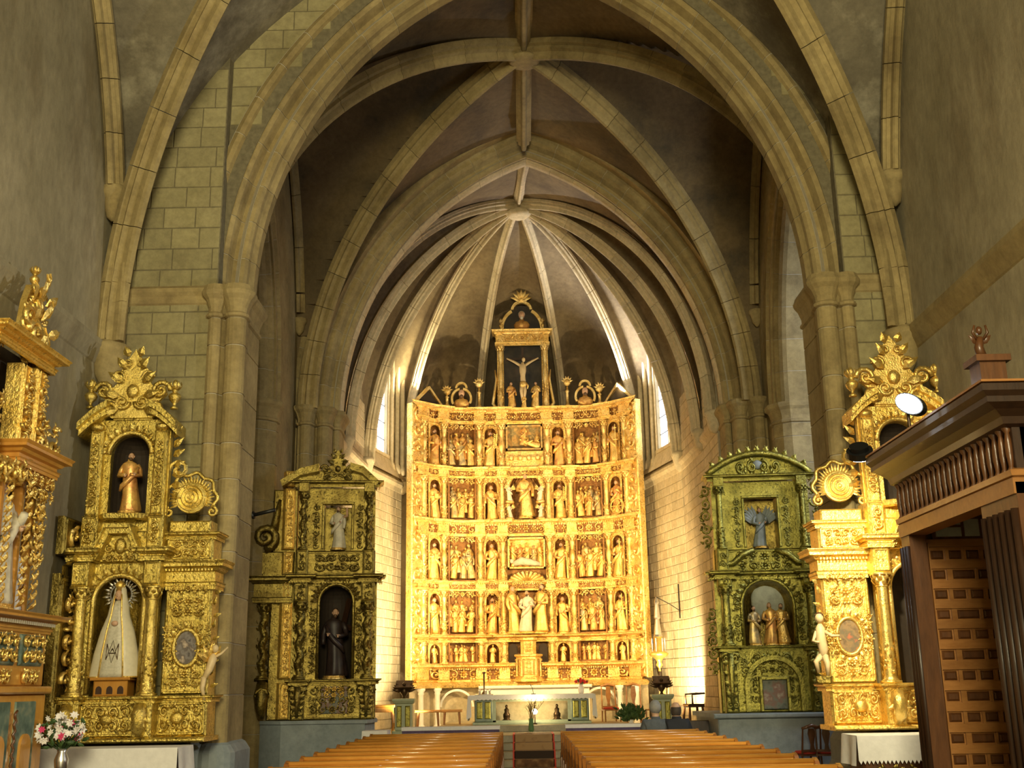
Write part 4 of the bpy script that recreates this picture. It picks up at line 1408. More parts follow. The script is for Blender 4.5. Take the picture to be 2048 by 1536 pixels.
def cartouche(parent, cx, z0, h, y, gc):
    """scrolled crest with a pointed top"""
    out = [(-.30, 0), (-.42, .10), (-.34, .2), (-.50, .34), (-.46, .46), (-.30, .44), (-.24, .52), (-.28, .62), (-.16, .74), (-.10, .86), (0, 1.0)]
    pl = [(cx + x * h * .95, z0 + z * h) for x, z in out] + [(cx - x * h * .95, z0 + z * h) for x, z in reversed(out[:-1])]
    mk('crest_board', MB().prism(pl, y, y + .07), gc, parent)
    mk('crest_boss', MB().ball((cx, y - .03, z0 + .38 * h), (.09 * h, .05, .10 * h), 12, 8), gc, parent, True)
    for s in (-1, 1):
        for x, z, r, a0, hd in ((.40, .38, .13, 0, 1), (.33, .10, .12, PI, -1), (.2, .58, .09, 0, 1), (.14, .22, .1, PI, 1), (.09, .78, .06, 0, 1)):
            mk('crest_scroll', MB().tube(spiral(cx + s * x * h, z0 + z * h, r * h, 1.4, a0 if s > 0 else PI - a0, s * hd, 16, y - .03), np.linspace(r * h * .3, r * h * .16, 16), 6), gc, parent, True)
        for z, L, a in ((.5, .2, .6), (.7, .16, .9), (.3, .2, .2), (.12, .18, -.4), (.88, .12, 1.2)):
            lf = MB()
            leaf(lf, cx + s * .2 * h * (1 - z * .7), z0 + z * h, a if s > 0 else PI - a, L * h * 1.3, .06 * h, y - .04)
            mk('crest_leaf', lf, gc, parent)

def twin_altar(root, g, gc, pic):
    """x runs from the nave side wall towards the arch"""
    # predella
    plate(root, .02, 1.92, 1.08, 1.14, -.42, .3, g, 'base_slab')
    plate(root, .28, 1.02, 1.14, 1.58, -.30, .3, g, 'predella_panel', .02, .03)
    plate(root, 1.2, 1.86, 1.14, 1.58, -.12, .3, g, 'predella_panel', .02, .03)
    for x0, y0 in ((.06, -.42), (1.0, -.42)):
        plate(root, x0, x0 + .24, 1.14, 1.6, y0, .2, g, 'pedestal')
        br = MB().tube([(x0 + .12, y0 - .01, 1.18), (x0 + .12, y0 - .1, 1.26), (x0 + .12, y0 - .12, 1.42), (x0 + .12, y0 - .05, 1.54)], [.05, .09, .1, .07], 8)
        for k in range(5):
            leaf(br, x0 + .12, 1.4, rad(200 + 35 * k), .16, .035, y0 - .1)
        mk('pedestal_bracket', br, gc, root, True)
    carving(root, .62, .34, (.65, -.34, 1.37), gc, .155, sub=1)
    mk('boss', MB().ball((.65, -.36, 1.37), (.09, .05, .07), 12, 7), gc, root, True)
    carving(root, .55, .34, (1.53, -.16, 1.37), gc, .14, sub=2)
    mk('boss', MB().ball((1.5, -.19, 1.37), (.09, .05, .08), 12, 7), gc, root, True)
    mk('predella_cornice', entab(MB(), [(.04, .2), (.04, -.42), (.32, -.42), (.32, -.3), (.98, -.3), (.98, -.42), (1.26, -.42), (1.26, -.12), (1.90, -.12), (1.90, .3)], 1.56, .09, .06, .1), g, root)
    # main tier: niche
    r, cx, zs = .31, .64, 2.86
    arc = [(cx + r * math.cos(PI * k / 14), zs + r * math.sin(PI * k / 14)) for k in range(15)]
    mb = MB()
    mb.prism([(.12, 1.65), (.12, 3.42), (cx, 3.42), (cx, zs + r)] + arc[8:] + [(cx - r, 1.65)], -.16, -.04)
    mb.prism([(1.16, 1.65), (cx + r, 1.65)] + arc[:7] + [(cx, zs + r), (cx, 3.42), (1.16, 3.42)], -.16, -.04)
    mk('niche_front', mb, g, root)
    nb = MB()
    nb.grid([[(cx - r * math.cos(PI * k / 12), -.04 + .38 * math.sin(PI * k / 12), z) for k in range(13)] for z in (1.65, zs)])
    nb.grid([[(cx - r * math.cos(PI * k / 12) * math.cos(t), -.04 + .38 * math.sin(PI * k / 12) * math.cos(t), zs + r * math.sin(t)) for k in range(13)] for t in np.linspace(0, PI / 2, 7)])
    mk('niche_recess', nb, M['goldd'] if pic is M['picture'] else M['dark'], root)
    mk('niche_arch', MB().tube([(x, -.18, z) for x, z in [(cx + r + .03, 1.68)] + [(cx + (r + .03) * math.cos(PI * k / 14), zs + (r + .03) * math.sin(PI * k / 14)) for k in range(15)] + [(cx - r - .03, 1.68)]], .035, 6), gc, root, True)
    for k in range(13):
        a = PI * (k + .5) / 13
        lf = MB()
        leaf(lf, cx + (r + .06) * math.cos(a), zs + (r + .06) * math.sin(a), a, .12, .035, -.18)
        mk('arch_leaf', lf, gc, root)
    # columns and blocks above them
    for x in (.18, 1.12):
        mk('column', column(MB(), x, -.30, 1.65, 3.04, .075, 'leafy', 16, int(x * 10)), gc, root, True)
        plate(root, x - .11, x + .11, 3.04, 3.36, -.41, .1, g, 'entablature_block', .015, .015)
    # wing panel with oval picture
    plate(root, 1.22, 1.84, 1.65, 3.05, -.06, .3, g, 'wing_panel', .02, .03)
    carving(root, .46, .26, (1.54, -.1, 2.78), gc, .15, sub=3)
    carving(root, .44, .24, (1.54, -.1, 1.86), gc, .15, sub=4)
    carving(root, .2, .5, (1.32, -.09, 2.3), gc, .11, sub=5)
    carving(root, .2, .5, (1.76, -.09, 2.3), gc, .11, sub=5)
    mk('oval_picture', disc(.145, .215, 1.54, 2.25, -.10, -.04), pic, root)
    mk('oval_frame', oval(.165, .235, 1.54, 2.25, -.10, .028), gc, root, True)
    for k in range(16):
        a = 2 * PI * k / 16
        lf = MB()
        leaf(lf, 1.54 + .19 * math.cos(a), 2.25 + .26 * math.sin(a), a + .5, .1, .03, -.09)
        mk('frame_leaf', lf, gc, root)
    eg = MB()
    for k in range(9):
        leaf(eg, 1.86, 1.75 + k * .15, rad(20 + 50 * (k % 2)), .12, .03, -.02)
    mk('edge_leaves', eg, gc, root, kind='stuff')
    # entablature, stepping up over the niche
    mk('entablature', entab(MB(), [(1.23, -.1), (1.86, -.1), (1.86, .3)], 3.0, .38, .16, .35), g, root)
    mk('dentils', dentils([(1.23, -.1), (1.88, -.1)], 3.24, .022, .042, .1), gc, root, kind='stuff')
    carving(root, .5, .11, (1.54, -.14, 3.02), gc, .11, sub=1)
    mk('cornice', entab(MB(), [(.02, .2), (.02, -.42), (.33, -.42), (.33, -.22)], 3.36, .17, .1, .1), g, root)
    mk('cornice', entab(MB(), [(.97, -.22), (.97, -.42), (1.27, -.42), (1.27, .1)], 3.36, .17, .1, .1), g, root)
    gb = [(.30, 3.38), (.48, 3.80), (.80, 3.80), (.98, 3.38)]
    gi = [(.37, 3.38), (.52, 3.73), (.76, 3.73), (.91, 3.38)]
    for k in range(3):
        mk('gable_moulding', MB().prism([gb[k], gb[k + 1], gi[k + 1], gi[k]], -.40, -.1).prism([(gb[k][0], gb[k][1] + .0), (gb[k + 1][0], gb[k + 1][1]), (gb[k + 1][0], gb[k + 1][1] + .05), (gb[k][0], gb[k][1] + .05)], -.46, -.1), g, root)
    plate(root, .3, .98, 3.36, 3.78, -.22, .1, g, 'gable_panel')
    carving(root, .44, .24, (.64, -.25, 3.48), gc, .15, sub=6)
    mk('boss', MB().ball((.64, -.27, 3.58), (.08, .05, .1), 12, 7), gc, root, True)
    # attic
    plate(root, .1, 1.18, 3.53, 4.0, -.10, .2, g, 'attic_block')
    for x in (.1, .98):
        plate(root, x, x + .22, 3.53, 3.98, -.3, .1, g, 'attic_pedestal', .02, .02)
        carving(root, .14, .3, (x + .11, -.34, 3.76), gc, .14, sub=7)
    plate(root, 1.2, 1.84, 3.38, 3.70, -.12, .3, g, 'wing_attic', .02, .03)
    carving(root, .46, .22, (1.54, -.16, 3.54), gc, .12, sub=2)
    mk('wing_cornice', entab(MB(), [(1.2, -.12), (1.86, -.12), (1.86, .3)], 3.66, .10, .07, .1), g, root)
    plate(root, 1.22, 1.78, 3.76, 3.92, -.1, .25, g, 'fan_pedestal', .02)
    fan(root, 1.48, 4.24, .31, -.04, g, gc)
    # upper tier
    r, cx, zs = .26, .64, 4.84
    arc = [(cx + r * math.cos(PI * k / 14), zs + r * math.sin(PI * k / 14)) for k in range(15)]
    mb = MB()
    mb.prism([(.1, 3.98), (.1, 5.32), (cx, 5.32), (cx, zs + r)] + arc[8:] + [(cx - r, 3.98)], -.14, -.04)
    mb.prism([(1.18, 3.98), (cx + r, 3.98)] + arc[:7] + [(cx, zs + r), (cx, 5.32), (1.18, 5.32)], -.14, -.04)
    mk('niche_front', mb, g, root)
    nb = MB()
    nb.grid([[(cx - r * math.cos(PI * k / 12), -.04 + .34 * math.sin(PI * k / 12), z) for k in range(13)] for z in (3.98, zs)])
    nb.grid([[(cx - r * math.cos(PI * k / 12) * math.cos(t), -.04 + .34 * math.sin(PI * k / 12) * math.cos(t), zs + r * math.sin(t)) for k in range(13)] for t in np.linspace(0, PI / 2, 7)])
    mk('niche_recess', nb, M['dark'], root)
    mk('niche_arch', MB().tube([(cx + (r + .04) * math.cos(PI * k / 14), -.15, zs + (r + .04) * math.sin(PI * k / 14)) for k in range(15)], .04, 6), gc, root, True)
    for k in range(11):
        a = PI * (k + .5) / 11
        lf = MB()
        leaf(lf, cx + (r + .05) * math.cos(a), zs + (r + .05) * math.sin(a), a, .12, .04, -.16)
        mk('arch_leaf', lf, gc, root)
    mk('niche_shelf', MB().mold([(.3, -.1), (.44, -.3), (.84, -.3), (.98, -.1)], [(0, 3.92), (.05, 3.94), (.06, 4.0), (0, 4.02), (-.25, 4.02)]), g, root)
    for x in (.2, 1.08):
        plate(root, x - .09, x + .09, 3.98, 5.16, -.24, 0, g, 'pilaster', .015, .02)
        carving(root, .12, .9, (x, -.28, 4.55), gc, .12, sub=3)
        mk('capital', MB().ball((x, -.22, 5.2), (.1, .09, .06), 10, 6), gc, root, True)
    sv = MB()
    for k in range(7):
        leaf(sv, 1.2, 4.3 + .13 * k, rad(-20 + 12 * k), .2, .05, -.04)
    mk('side_foliage', sv.tube(spiral(1.3, 4.62, .13, 1.3, PI, -1, 14, -.06), .03, 6), gc, root, kind='stuff')
    # segmental cornice
    for x0, x1, a0 in ((-.03, .36, 0), (.92, 1.31, 1)):
        pts = [(x, 5.62 - .38 * (abs(x - .64) / .67) ** 2) for x in np.linspace(x0, x1, 6)]
        mk('curved_cornice', MB().prism(pts + [(x, z - .09) for x, z in reversed(pts)], -.40, .1).prism([(x, z - .09) for x, z in pts] + [(x, z - .17) for x, z in reversed(pts)], -.32, .1), g, root)
    plate(root, .36, .92, 5.3, 5.5, -.15, .1, g, 'crest_base')
    cartouche(root, .64, 5.34, .98, -.2, gc)
    for x, z in ((.06, 5.48), (1.22, 5.45)):
        mk('finial', urn(MB(), x, -.2, z, .42, .09), gc, root, True)
    # part that returns along the side wall
    plate(root, .02, .14, 1.12, 5.2, .0, .35, g, 'return_panel')

for nm, X, sx, lab, pic in (('side_altarpiece', XL + .14, 1, 'dim gold altarpiece with a niche holding the white-robed Virgin, against the stone wall', M['picture']),
                            ('side_altarpiece', XR + .06, -1, 'floodlit golden altarpiece with a red oval picture beside the wooden porch', M['picture2'])):
    r_ = empty(nm, (X, 15.2, 0), 0, lab, 'altarpiece', s=(sx, 1, 1))
    twin_altar(r_, *((M['goldm'], M['goldmc']) if sx > 0 else (M['gold'], M['goldc'])), pic)  # left twin gets a darker copy of the gold for its dimmer light

# wing of the left altarpiece that folds along the nave wall
fw = empty('altarpiece_wing', (XL + .04, 15.0, 0), PI / 2, 'narrow gilded altarpiece wing folded along the left nave wall beside the corner', 'altarpiece')
plate(fw, -.38, .38, 1.1, 3.2, -.12, 0, M['goldd'], 'wing_panel', .02, .04)
plate(fw, -.4, .4, 1.1, 1.6, -.16, 0, M['goldd'], 'predella_panel', .02, .03)
carving(fw, .5, 1.2, (0, -.15, 2.35), M['goldc'], .25, sub=2)
mk('column', column(MB(), .28, -.2, 1.62, 3.05, .06, 'leafy', 12), M['goldc'], fw, True)
mk('entablature', entab(MB(), [(-.4, -.1), (.42, -.1), (.42, 0)], 3.05, .4, .16, .35), M['goldd'], fw)
plate(fw, -.36, .36, 3.45, 3.95, -.1, 0, M['goldd'], 'attic', .02, .03)
carving(fw, .5, .3, (0, -.12, 3.7), M['goldc'], .25, sub=3)

# ---- white-robed Virgin
M['ivory2'] = flat('pale_brocade', (.60, .55, .42), .5, var=.15, scale=30)
vg = empty('virgin_statue', (XL + .14 + .64, 15.06, 1.65), 0, 'crowned Virgin in wide ivory cloak inside the dim gold altarpiece', 'statue')
mk('base', MB().cbox(-.22, .22, -.14, .14, 0, .2, .02).cbox(-.26, .26, -.17, .17, .2, .24, .01), M['orange'], vg)
for k in range(3):
    mk('base_arch', MB().prism([(-.14 + .14 * k + .04 * math.cos(PI * j / 8), .08 + .05 * math.sin(PI * j / 8)) for j in range(9)] + [(-.18 + .14 * k, .03), (-.10 + .14 * k, .03)][0:2], -.146, -.139), M['walnutd'], vg)
rows = []
for t, rx, ry in ((0, .29, .16), (.05, .29, .165), (.3, .245, .15), (.6, .175, .12), (.8, .125, .1), (.92, .10, .085), (.97, .075, .065), (1.0, .05, .045)):
    rows.append([(rx * math.cos(a) * (1 + .02 * math.sin(9 * a)), ry * math.sin(a) * (1 + .05 * math.sin(9 * a)), .24 + .98 * t) for a in np.linspace(0, 2 * PI, 33)[:-1]])
mk('dress', MB().grid(rows, cv=True, caps=True), M['ivory2'], vg, True)
ck = []
for t, rx, ry in ((0, .335, .18), (.3, .29, .165), (.6, .22, .135), (.8, .145, .115), (.92, .125, .10), (1.0, .105, .085), (1.08, .085, .08), (1.15, .075, .08), (1.20, .05, .06)):
    ck.append([(rx * math.cos(a), ry * math.sin(a) + .01, .24 + .98 * t) for a in np.linspace(rad(-62), rad(242), 27)])
mk('cloak', MB().grid(ck), M['ivory'], vg, True)
tr = MB()
for e in (0, -1):
    tr.tube([row[e] for row in ck[:7]], .012, 5)
tr.tube([(p[0], p[1], p[2]) for p in ck[0]], .012, 5)
mk('cloak_trim', tr, M['goldc'], vg, True)
mono = MB()
for pts in ([(-.075, .46), (0, .70), (.075, .46)], [(-.075, .66), (-.075, .46), (0, .6)], [(.075, .66), (.075, .46), (0, .6)], [(-.075, .66), (0, .42), (.075, .66)], [(-.05, .54), (.05, .54)]):
    mono.tube([(x, -(.165 - .065 * (z - .24) / .7) - .008, z) for x, z in pts], .007, 4)
mk('embroidered_monogram', mono, M['bronze'], vg)
mk('head', MB().ball((0, -.04, 1.29), (.05, .055, .07), 12, 9).tube([(0, -.09, 1.30), (0, -.105, 1.275)], [.007, .011], 5), M['flesh'], vg, True)
mk('hands', MB().ball((0, -.13, .92), (.045, .03, .035), 10, 6), M['flesh'], vg, True)
mk('crown', MB().lathe([(.05, 0), (.055, .05), (.07, .08), (.05, .1), (.02, .13)], 12, (0, -.02, 1.35), lambda a, z: 1 + .1 * math.cos(6 * a)), M['goldc'], vg, True)
hl = MB()
for k in range(24):
    a = rad(-60 + 300 * k / 23)
    leaf(hl, .14 * math.cos(a), 1.30 + .14 * math.sin(a), a, .11 if k % 2 else .07, .016, .05)
hl.put(oval(.14, .14, 0, 1.30, .05, .014))
mk('halo', hl, M['silver'], vg, kind='stuff')
statue('saint_statue', (XL + .78, 15.12, 4.02), .86, 8, 'dark saint statue in the upper niche of the dim gold altarpiece', M['robe_r'], .1, True, False)

# ---- third and fourth altarpieces in the crossing
def lower_altar(root, g, gc, cols, W, z, nich_w, style, centre, xo=0, arch_top=True, upper_w=.27):
    """z = levels [plinth, predella top, main top, entab top, upper base top, upper top, crest]"""
    x0, x1 = xo - W / 2, xo + W / 2
    z0, z1, z2, z3, z4, z5, z6 = z
    plate(root, x0, x1, z0, z1, -.1, .3, g, 'predella', .02, .03)
    edges = [x0] + [c for x in cols for c in (x - .12, x + .12)] + [x1]
    for xa, xb in zip(edges[::2], edges[1::2]):
        if xb - xa > .12:
            carving(root, (xb - xa) * .86, (z1 - z0) * .72, ((xa + xb) / 2, -.13, (z0 + z1) / 2), gc, .17, sub=9)
    for x in cols:
        plate(root, x - .12, x + .12, z0, z1, -.34, .1, g, 'pedestal', .02, .02)
        bk = MB()
        hb = z1 - z0
        bk.tube([(x, -.36, z0 + .06), (x, -.42, z0 + hb * .3), (x, -.46, z0 + hb * .6), (x, -.42, z1 - .12)], [.03, .05, .07, .08], 8)
        for s_ in (-1, 1):
            bk.put(MB().tube(spiral(x + s_ * .07, z1 - .2, .09, 1.5, 0 if s_ > 0 else PI, s_, 14, -.44), np.linspace(.035, .02, 14), 5))
            bk.put(MB().tube(spiral(x + s_ * .05, z0 + .14, .07, 1.4, PI if s_ > 0 else 0, -s_, 12, -.38), .02, 5))
            for k in range(4):
                leaf(bk, x, z0 + hb * (.25 + .17 * k), PI / 2 - s_ * (.9 + .2 * k), .17, .045, -.44)
        mk('pedestal_bracket', bk, gc, root, True)
        mk('column', column(MB(), x, -.26, z1 + .02, z2, .085, style, 14, int(x * 7)), gc, root, True)
        plate(root, x - .13, x + .13, z2, z3 - .14, -.38, .1, g, 'entablature_block', .015, .015)
        carving(root, .16, (z3 - z2) * .6, (x, -.40, (z2 + z3) / 2 - .06), gc, .16, sub=1)
    path = [(x0 - .04, .2), (x0 - .04, -.1)]
    for x in cols:
        path += [(x - .16, -.1), (x - .16, -.36), (x + .16, -.36), (x + .16, -.1)]
    path += [(x1 + .04, -.1), (x1 + .04, .2)]
    mk('predella_cornice', entab(MB(), path, z1 - .08, .1, .07, .1), g, root)
    mk('cornice', entab(MB(), path, z3 - .15, .15, .12, .1), g, root)
    mk('dentils', dentils(path, z3 - .15, .025, .05, .05), gc, root, kind='stuff')
    # main niche
    r, cx = nich_w, centre
    zs = z2 - .02 - r * .75 + (.25 if arch_top else 0)
    arc = [(cx + r * math.cos(PI * k / 14), zs + r * math.sin(PI * k / 14)) for k in range(15)]
    top = z3 - .12
    mb = MB()
    mb.prism([(x0, z1), (x0, top), (cx, top), (cx, zs + r)] + arc[8:] + [(cx - r, z1)], -.08, .02)
    mb.prism([(x1, z1), (cx + r, z1)] + arc[:7] + [(cx, zs + r), (cx, top), (x1, top)], -.08, .02)
    mk('niche_front', mb, g, root)
    nb = MB()
    nb.grid([[(cx - r * math.cos(PI * k / 12), .02 + .42 * math.sin(PI * k / 12), zz) for k in range(13)] for zz in (z1, zs)])
    nb.grid([[(cx - r * math.cos(PI * k / 12) * math.cos(t), .02 + .42 * math.sin(PI * k / 12) * math.cos(t), zs + r * math.sin(t)) for k in range(13)] for t in np.linspace(0, PI / 2, 7)])
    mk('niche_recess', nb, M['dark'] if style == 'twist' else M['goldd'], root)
    mk('niche_floor', MB().box(cx - r, cx + r, -.05, .4, z1, z1 + .02), g, root)
    mk('niche_arch', MB().tube([(x, -.1, zz) for x, zz in [(cx + r + .03, z1 + .03)] + [(cx + (r + .03) * math.cos(PI * k / 14), zs + (r + .03) * math.sin(PI * k / 14)) for k in range(15)] + [(cx - r - .03, z1 + .03)]], .035, 6), gc, root, True)
    for k in range(15):
        a = PI * (k + .5) / 15
        lf = MB()
        leaf(lf, cx + (r + .05) * math.cos(a), zs + (r + .05) * math.sin(a), a + .3, .15, .045, -.1)
        mk('arch_leaf', lf, gc, root)
    for s in (-1, 1):
        carving(root, .14, z2 - z1 - .2, (cx + s * (r + .13), -.12, (z1 + z2) / 2), gc, .14, sub=4)
    # upper tier
    plate(root, x0 + .04, x1 - .04, z3, z4, -.06, .3, g, 'upper_base', .02, .03)
    for x in cols:
        plate(root, x - .11, x + .11, z3, z4, -.26, .1, g, 'upper_pedestal', .015, .02)
        carving(root, .13, (z4 - z3) * .7, (x, -.29, (z3 + z4) / 2), gc, .13, sub=5)
        mk('upper_column', column(MB(), x, -.18, z4, z5 - .2, .065, style, 12, int(x * 9)), gc, root, True)
        plate(root, x - .1, x + .1, z5 - .2, z5 - .02, -.28, .1, g, 'upper_block', .01)
    r2 = upper_w
    mb = MB()
    a0, a1 = z4 + .03, z5 - .42
    mb.box(x0 + .05, cx - r2, -.06, .04, z4, z5 - .1).box(cx + r2, x1 - .05, -.06, .04, z4, z5 - .1).box(cx - r2, cx + r2, -.06, .04, a1, z5 - .1)
    mk('upper_front', mb, g, root)
    mk('upper_recess', MB().box(cx - r2, cx + r2, .34, .38, z4, a1).box(cx - r2 - .03, cx - r2, .0, .36, z4, a1).box(cx + r2, cx + r2 + .03, .0, .36, z4, a1).box(cx - r2, cx + r2, 0, .36, z4 - .02, z4), M['goldd'], root)
    fm = MB()
    for a, b, p, q in ((cx - r2 - .05, cx - r2, a0, a1), (cx + r2, cx + r2 + .05, a0, a1), (cx - r2 - .05, cx + r2 + .05, a1, a1 + .05)):
        fm.cbox(a, b, -.1, -.05, p, q, .012)
    mk('upper_frame', fm, gc, root)
    for s in (-1, 1):
        carving(root, .13, a1 - a0, (cx + s * (r2 + .16), -.09, (a0 + a1) / 2), gc, .13, sub=6)
    # pediment
    mk('upper_cornice', entab(MB(), [(x0, .2), (x0, -.2), (x1, -.2), (x1, .2)], z5 - .1, .12, .1, .1), g, root)
    return z5, z6

a3 = empty('twisted_column_altarpiece', (-3.95, 21.9, 0), rad(7), 'dim gilded altarpiece with twisted columns and a dark cross-bearing figure', 'altarpiece')
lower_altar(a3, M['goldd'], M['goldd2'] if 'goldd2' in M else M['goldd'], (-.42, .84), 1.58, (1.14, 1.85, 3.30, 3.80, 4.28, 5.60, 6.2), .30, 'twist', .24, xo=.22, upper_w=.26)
carving(a3, .9, .34, (.24, -.1, 4.04), M['goldd'], .2, sub=4)
# curved broken pediment with scrolls
for sx, pts in ((-1, [(-.88, 5.62), (-.5, 5.86), (-.14, 5.95), (-.14, 5.8), (-.5, 5.72), (-.84, 5.5)]), (1, [(.98, 5.5), (1.02, 5.62), (.72, 5.90), (.46, 5.98), (.46, 5.84), (.7, 5.76)])):
    mk('pediment', MB().prism(pts if sx < 0 else pts, -.3, .2), M['goldd'], a3)
mk('pediment_field', MB().prism([(-.8, 5.6), (-.4, 5.8), (.2, 5.92), (.7, 5.76), (.9, 5.6)], -.05, .2), M['goldd'], a3)
cartouche(a3, .22, 5.62, .62, -.22, M['goldd'])
# pilaster in brighter gold, painted to look lit, and outer twisted column of the receding wing
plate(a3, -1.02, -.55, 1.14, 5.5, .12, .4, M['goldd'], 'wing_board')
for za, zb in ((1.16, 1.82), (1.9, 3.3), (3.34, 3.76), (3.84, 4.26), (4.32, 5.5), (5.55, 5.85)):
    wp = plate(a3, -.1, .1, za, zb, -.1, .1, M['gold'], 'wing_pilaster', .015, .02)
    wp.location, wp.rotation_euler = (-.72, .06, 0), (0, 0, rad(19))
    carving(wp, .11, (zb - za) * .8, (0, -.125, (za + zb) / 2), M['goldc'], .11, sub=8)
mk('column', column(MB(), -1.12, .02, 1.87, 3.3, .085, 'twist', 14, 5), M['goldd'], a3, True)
mk('pedestal_bracket', MB().tube([(-1.1, -.06, 1.2), (-1.1, -.16, 1.35), (-1.1, -.16, 1.6), (-1.1, -.05, 1.82)], [.06, .1, .13, .1], 8).put(MB().tube(spiral(-1.1, 1.6, .13, 1.4, 0, 1, 12, -.2), .04, 5)), M['goldd'], a3, True)
mk('wing_cornice', entab(MB(), [(-1.3, .3), (-1.3, -.04), (-.6, -.04)], 3.3, .5, .14, .5), M['goldd'], a3)
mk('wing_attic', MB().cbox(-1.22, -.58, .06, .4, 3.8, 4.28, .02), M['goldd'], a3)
mk('wing_scroll', MB().tube(spiral(-1.15, 4.55, .22, 1.6, -PI / 2, 1, 18, 0), np.linspace(.08, .05, 18), 6).tube([(-1.0, .1, 4.7), (-.95, .1, 5.0), (-.9, .1, 5.3)], [.09, .07, .03], 6), M['goldd'], a3, True)
mk('predella_picture', MB().cbox(.0, .5, -.14, -.1, 1.25, 1.74, .01), M['picture3'], a3)
carving(a3, .4, .22, (.24, -.17, 1.64), M['gold'], .13, sub=3)
struct('trim_13', MB().prismz([(-5.05, 21.75), (-4.6, 21.45), (-3.05, 21.35), (-2.95, 22.0), (-3.2, 23.8), (-5.05, 23.8)], 0, 1.08).prismz([(-5.05, 21.7), (-4.6, 21.40), (-3.0, 21.30), (-2.9, 22.0), (-3.2, 23.8), (-5.05, 23.8)], 1.08, 1.14), M['plinth'])
M['darkrobe'] = flat('dark_purple_robe', (.035, .02, .018), .5, var=.3, scale=8)
nz = statue('nazarene_statue', (-3.72, 21.90, 1.87), 1.32, 4, 'dark-robed figure carrying a tall cross in the niche of the twisted-column altarpiece', M['darkrobe'], rad(7), True, False)
mk('cross', MB().tube([(-.05, .12, .1), (.26, .06, 1.5)], .05, 4).tube([(.02, .09, 1.02), (.44, .07, .90)], .05, 4), M['walnutd'], nz)
ups = statue('saint_statue', (-3.72, 21.98, 4.30), .86, 1, 'pale figure with a raised arm in the upper opening of the twisted-column altarpiece', M['robe_w'], rad(-10), True, False)
mk('raised_arm', MB().tube([(.09, 0, .64), (.2, -.05, .66), (.2, -.08, .82)], [.03, .026, .02], 6), M['flesh'], ups, True)

a4 = empty('green_gold_altarpiece', (4.50, 21.75, 0), rad(-4), 'greenish gold altarpiece with curved top and painted niche group on the blue-grey plinth', 'altarpiece')
lower_altar(a4, M['goldg'], M['goldg'], (-.80, .78), 1.95, (1.14, 2.32, 3.45, 3.72, 4.15, 5.55, 6.05), .46, 'leafy', .0, arch_top=False, upper_w=.31)
for k in range(18):
    t0, t1 = k / 18, (k + 1) / 18
    if k == 0:
        segs = []
    xa, xb = -1.0 + 2.0 * t0, -1.0 + 2.0 * t1
    za, zb = 5.62 + .42 * (1 - (xa) ** 2), 5.62 + .42 * (1 - (xb) ** 2)
    segs.append([(xa, za), (xb, zb)])
top = [(-1.0 + 2 * k / 18, 5.60 + .40 * (1 - (-1.0 + 2 * k / 18) ** 2)) for k in range(19)]
mk('curved_pediment', MB().prism([(x, z) for x, z in top] + [(1.0, 5.55), (-1.0, 5.55)], -.05, .25), M['goldg'], a4)
mk('pediment_moulding', MB().tube([(x, -.14, z) for x, z in top], .06, 6), M['goldg'], a4, True)
cr = MB()
for k in range(22):
    x = -.9 + 1.8 * k / 21
    leaf(cr, x, 5.62 + .40 * (1 - x * x), rad(90 - 30 * x) + (.5 if k % 2 else -.5), .16, .04, -.1)
mk('crest_leaves', cr, M['goldg'], a4, kind='stuff')
carving(a4, .9, .3, (0, -.1, 5.74), M['goldg'], .22, sub=2)
mk('pediment_boss', MB().ball((0, -.1, 5.78), (.1, .05, .09), 10, 7), M['plinth'], a4, True)
for s in (-1, 1):
    for zc_, hh in ((2.45, 1.2), (4.8, 1.2)):
        carving(a4, .22, hh, (s * 1.05, -.02, zc_), M['goldg'], .22, sub=5 + (s > 0), name='edge_carving')
    mk('swan_scroll', MB().tube([(s * .2, -.16, 4.12), (s * .42, -.18, 4.04), (s * .6, -.2, 3.88), (s * .8, -.22, 3.84), (s * .9, -.22, 3.92)], [.05, .06, .055, .05, .03], 6), M['goldg'], a4, True)
carving(a4, 1.1, .36, (0, -.12, 3.92), M['goldg'], .22, sub=1)
# relief arch with a small painting in the predella
mk('lower_arch', arcframe(.46, .54, 0, 180, 0, 1.62, -.26, -.08).put(MB().box(-.54, -.46, -.26, -.08, 1.16, 1.62)).put(MB().box(.46, .54, -.26, -.08, 1.16, 1.62)), M['goldg'], a4)
mk('lower_painting', MB().cbox(-.22, .22, -.22, -.1, 1.2, 1.72, .01), M['picture3'], a4)
mk('painting_frame', MB().cbox(-.28, -.22, -.26, -.1, 1.16, 1.78, .01).cbox(.22, .28, -.26, -.1, 1.16, 1.78, .01).cbox(-.28, .28, -.26, -.1, 1.72, 1.78, .01), M['goldg'], a4)
carving(a4, .7, .2, (0, -.16, 2.12), M['goldg'], .18, sub=3)
struct('trim_14', MB().cbox(3.35, 5.5, 21.2, 23.8, 0, 1.06, .02).cbox(3.27, 5.58, 21.12, 23.8, 1.06, 1.14, .02), M['plinth'])
M['glory'] = flat('pale_cloud_paint', (.42, .45, .38), .6, var=.2, scale=6)
mk('painted_cloud', MB().ball((.08, .3, 3.2), (.34, .08, .42), 14, 9), M['glory'], a4, True)
for x, h_, m_, lab, sd_ in ((-.24, .74, 'robe_b', 'kneeling figure in blue at the left of', 5), (.06, .8, 'robe_r', 'central figure in red of', 2), (.28, .78, 'robe_g', 'bowed figure at the right of', 7)):
    statue('niche_figure', (4.50 + x, 21.86, 2.35), h_, sd_, f'{lab} the painted group in the green gold altarpiece', M[m_], -x, None, None, group='painted group in the niche')
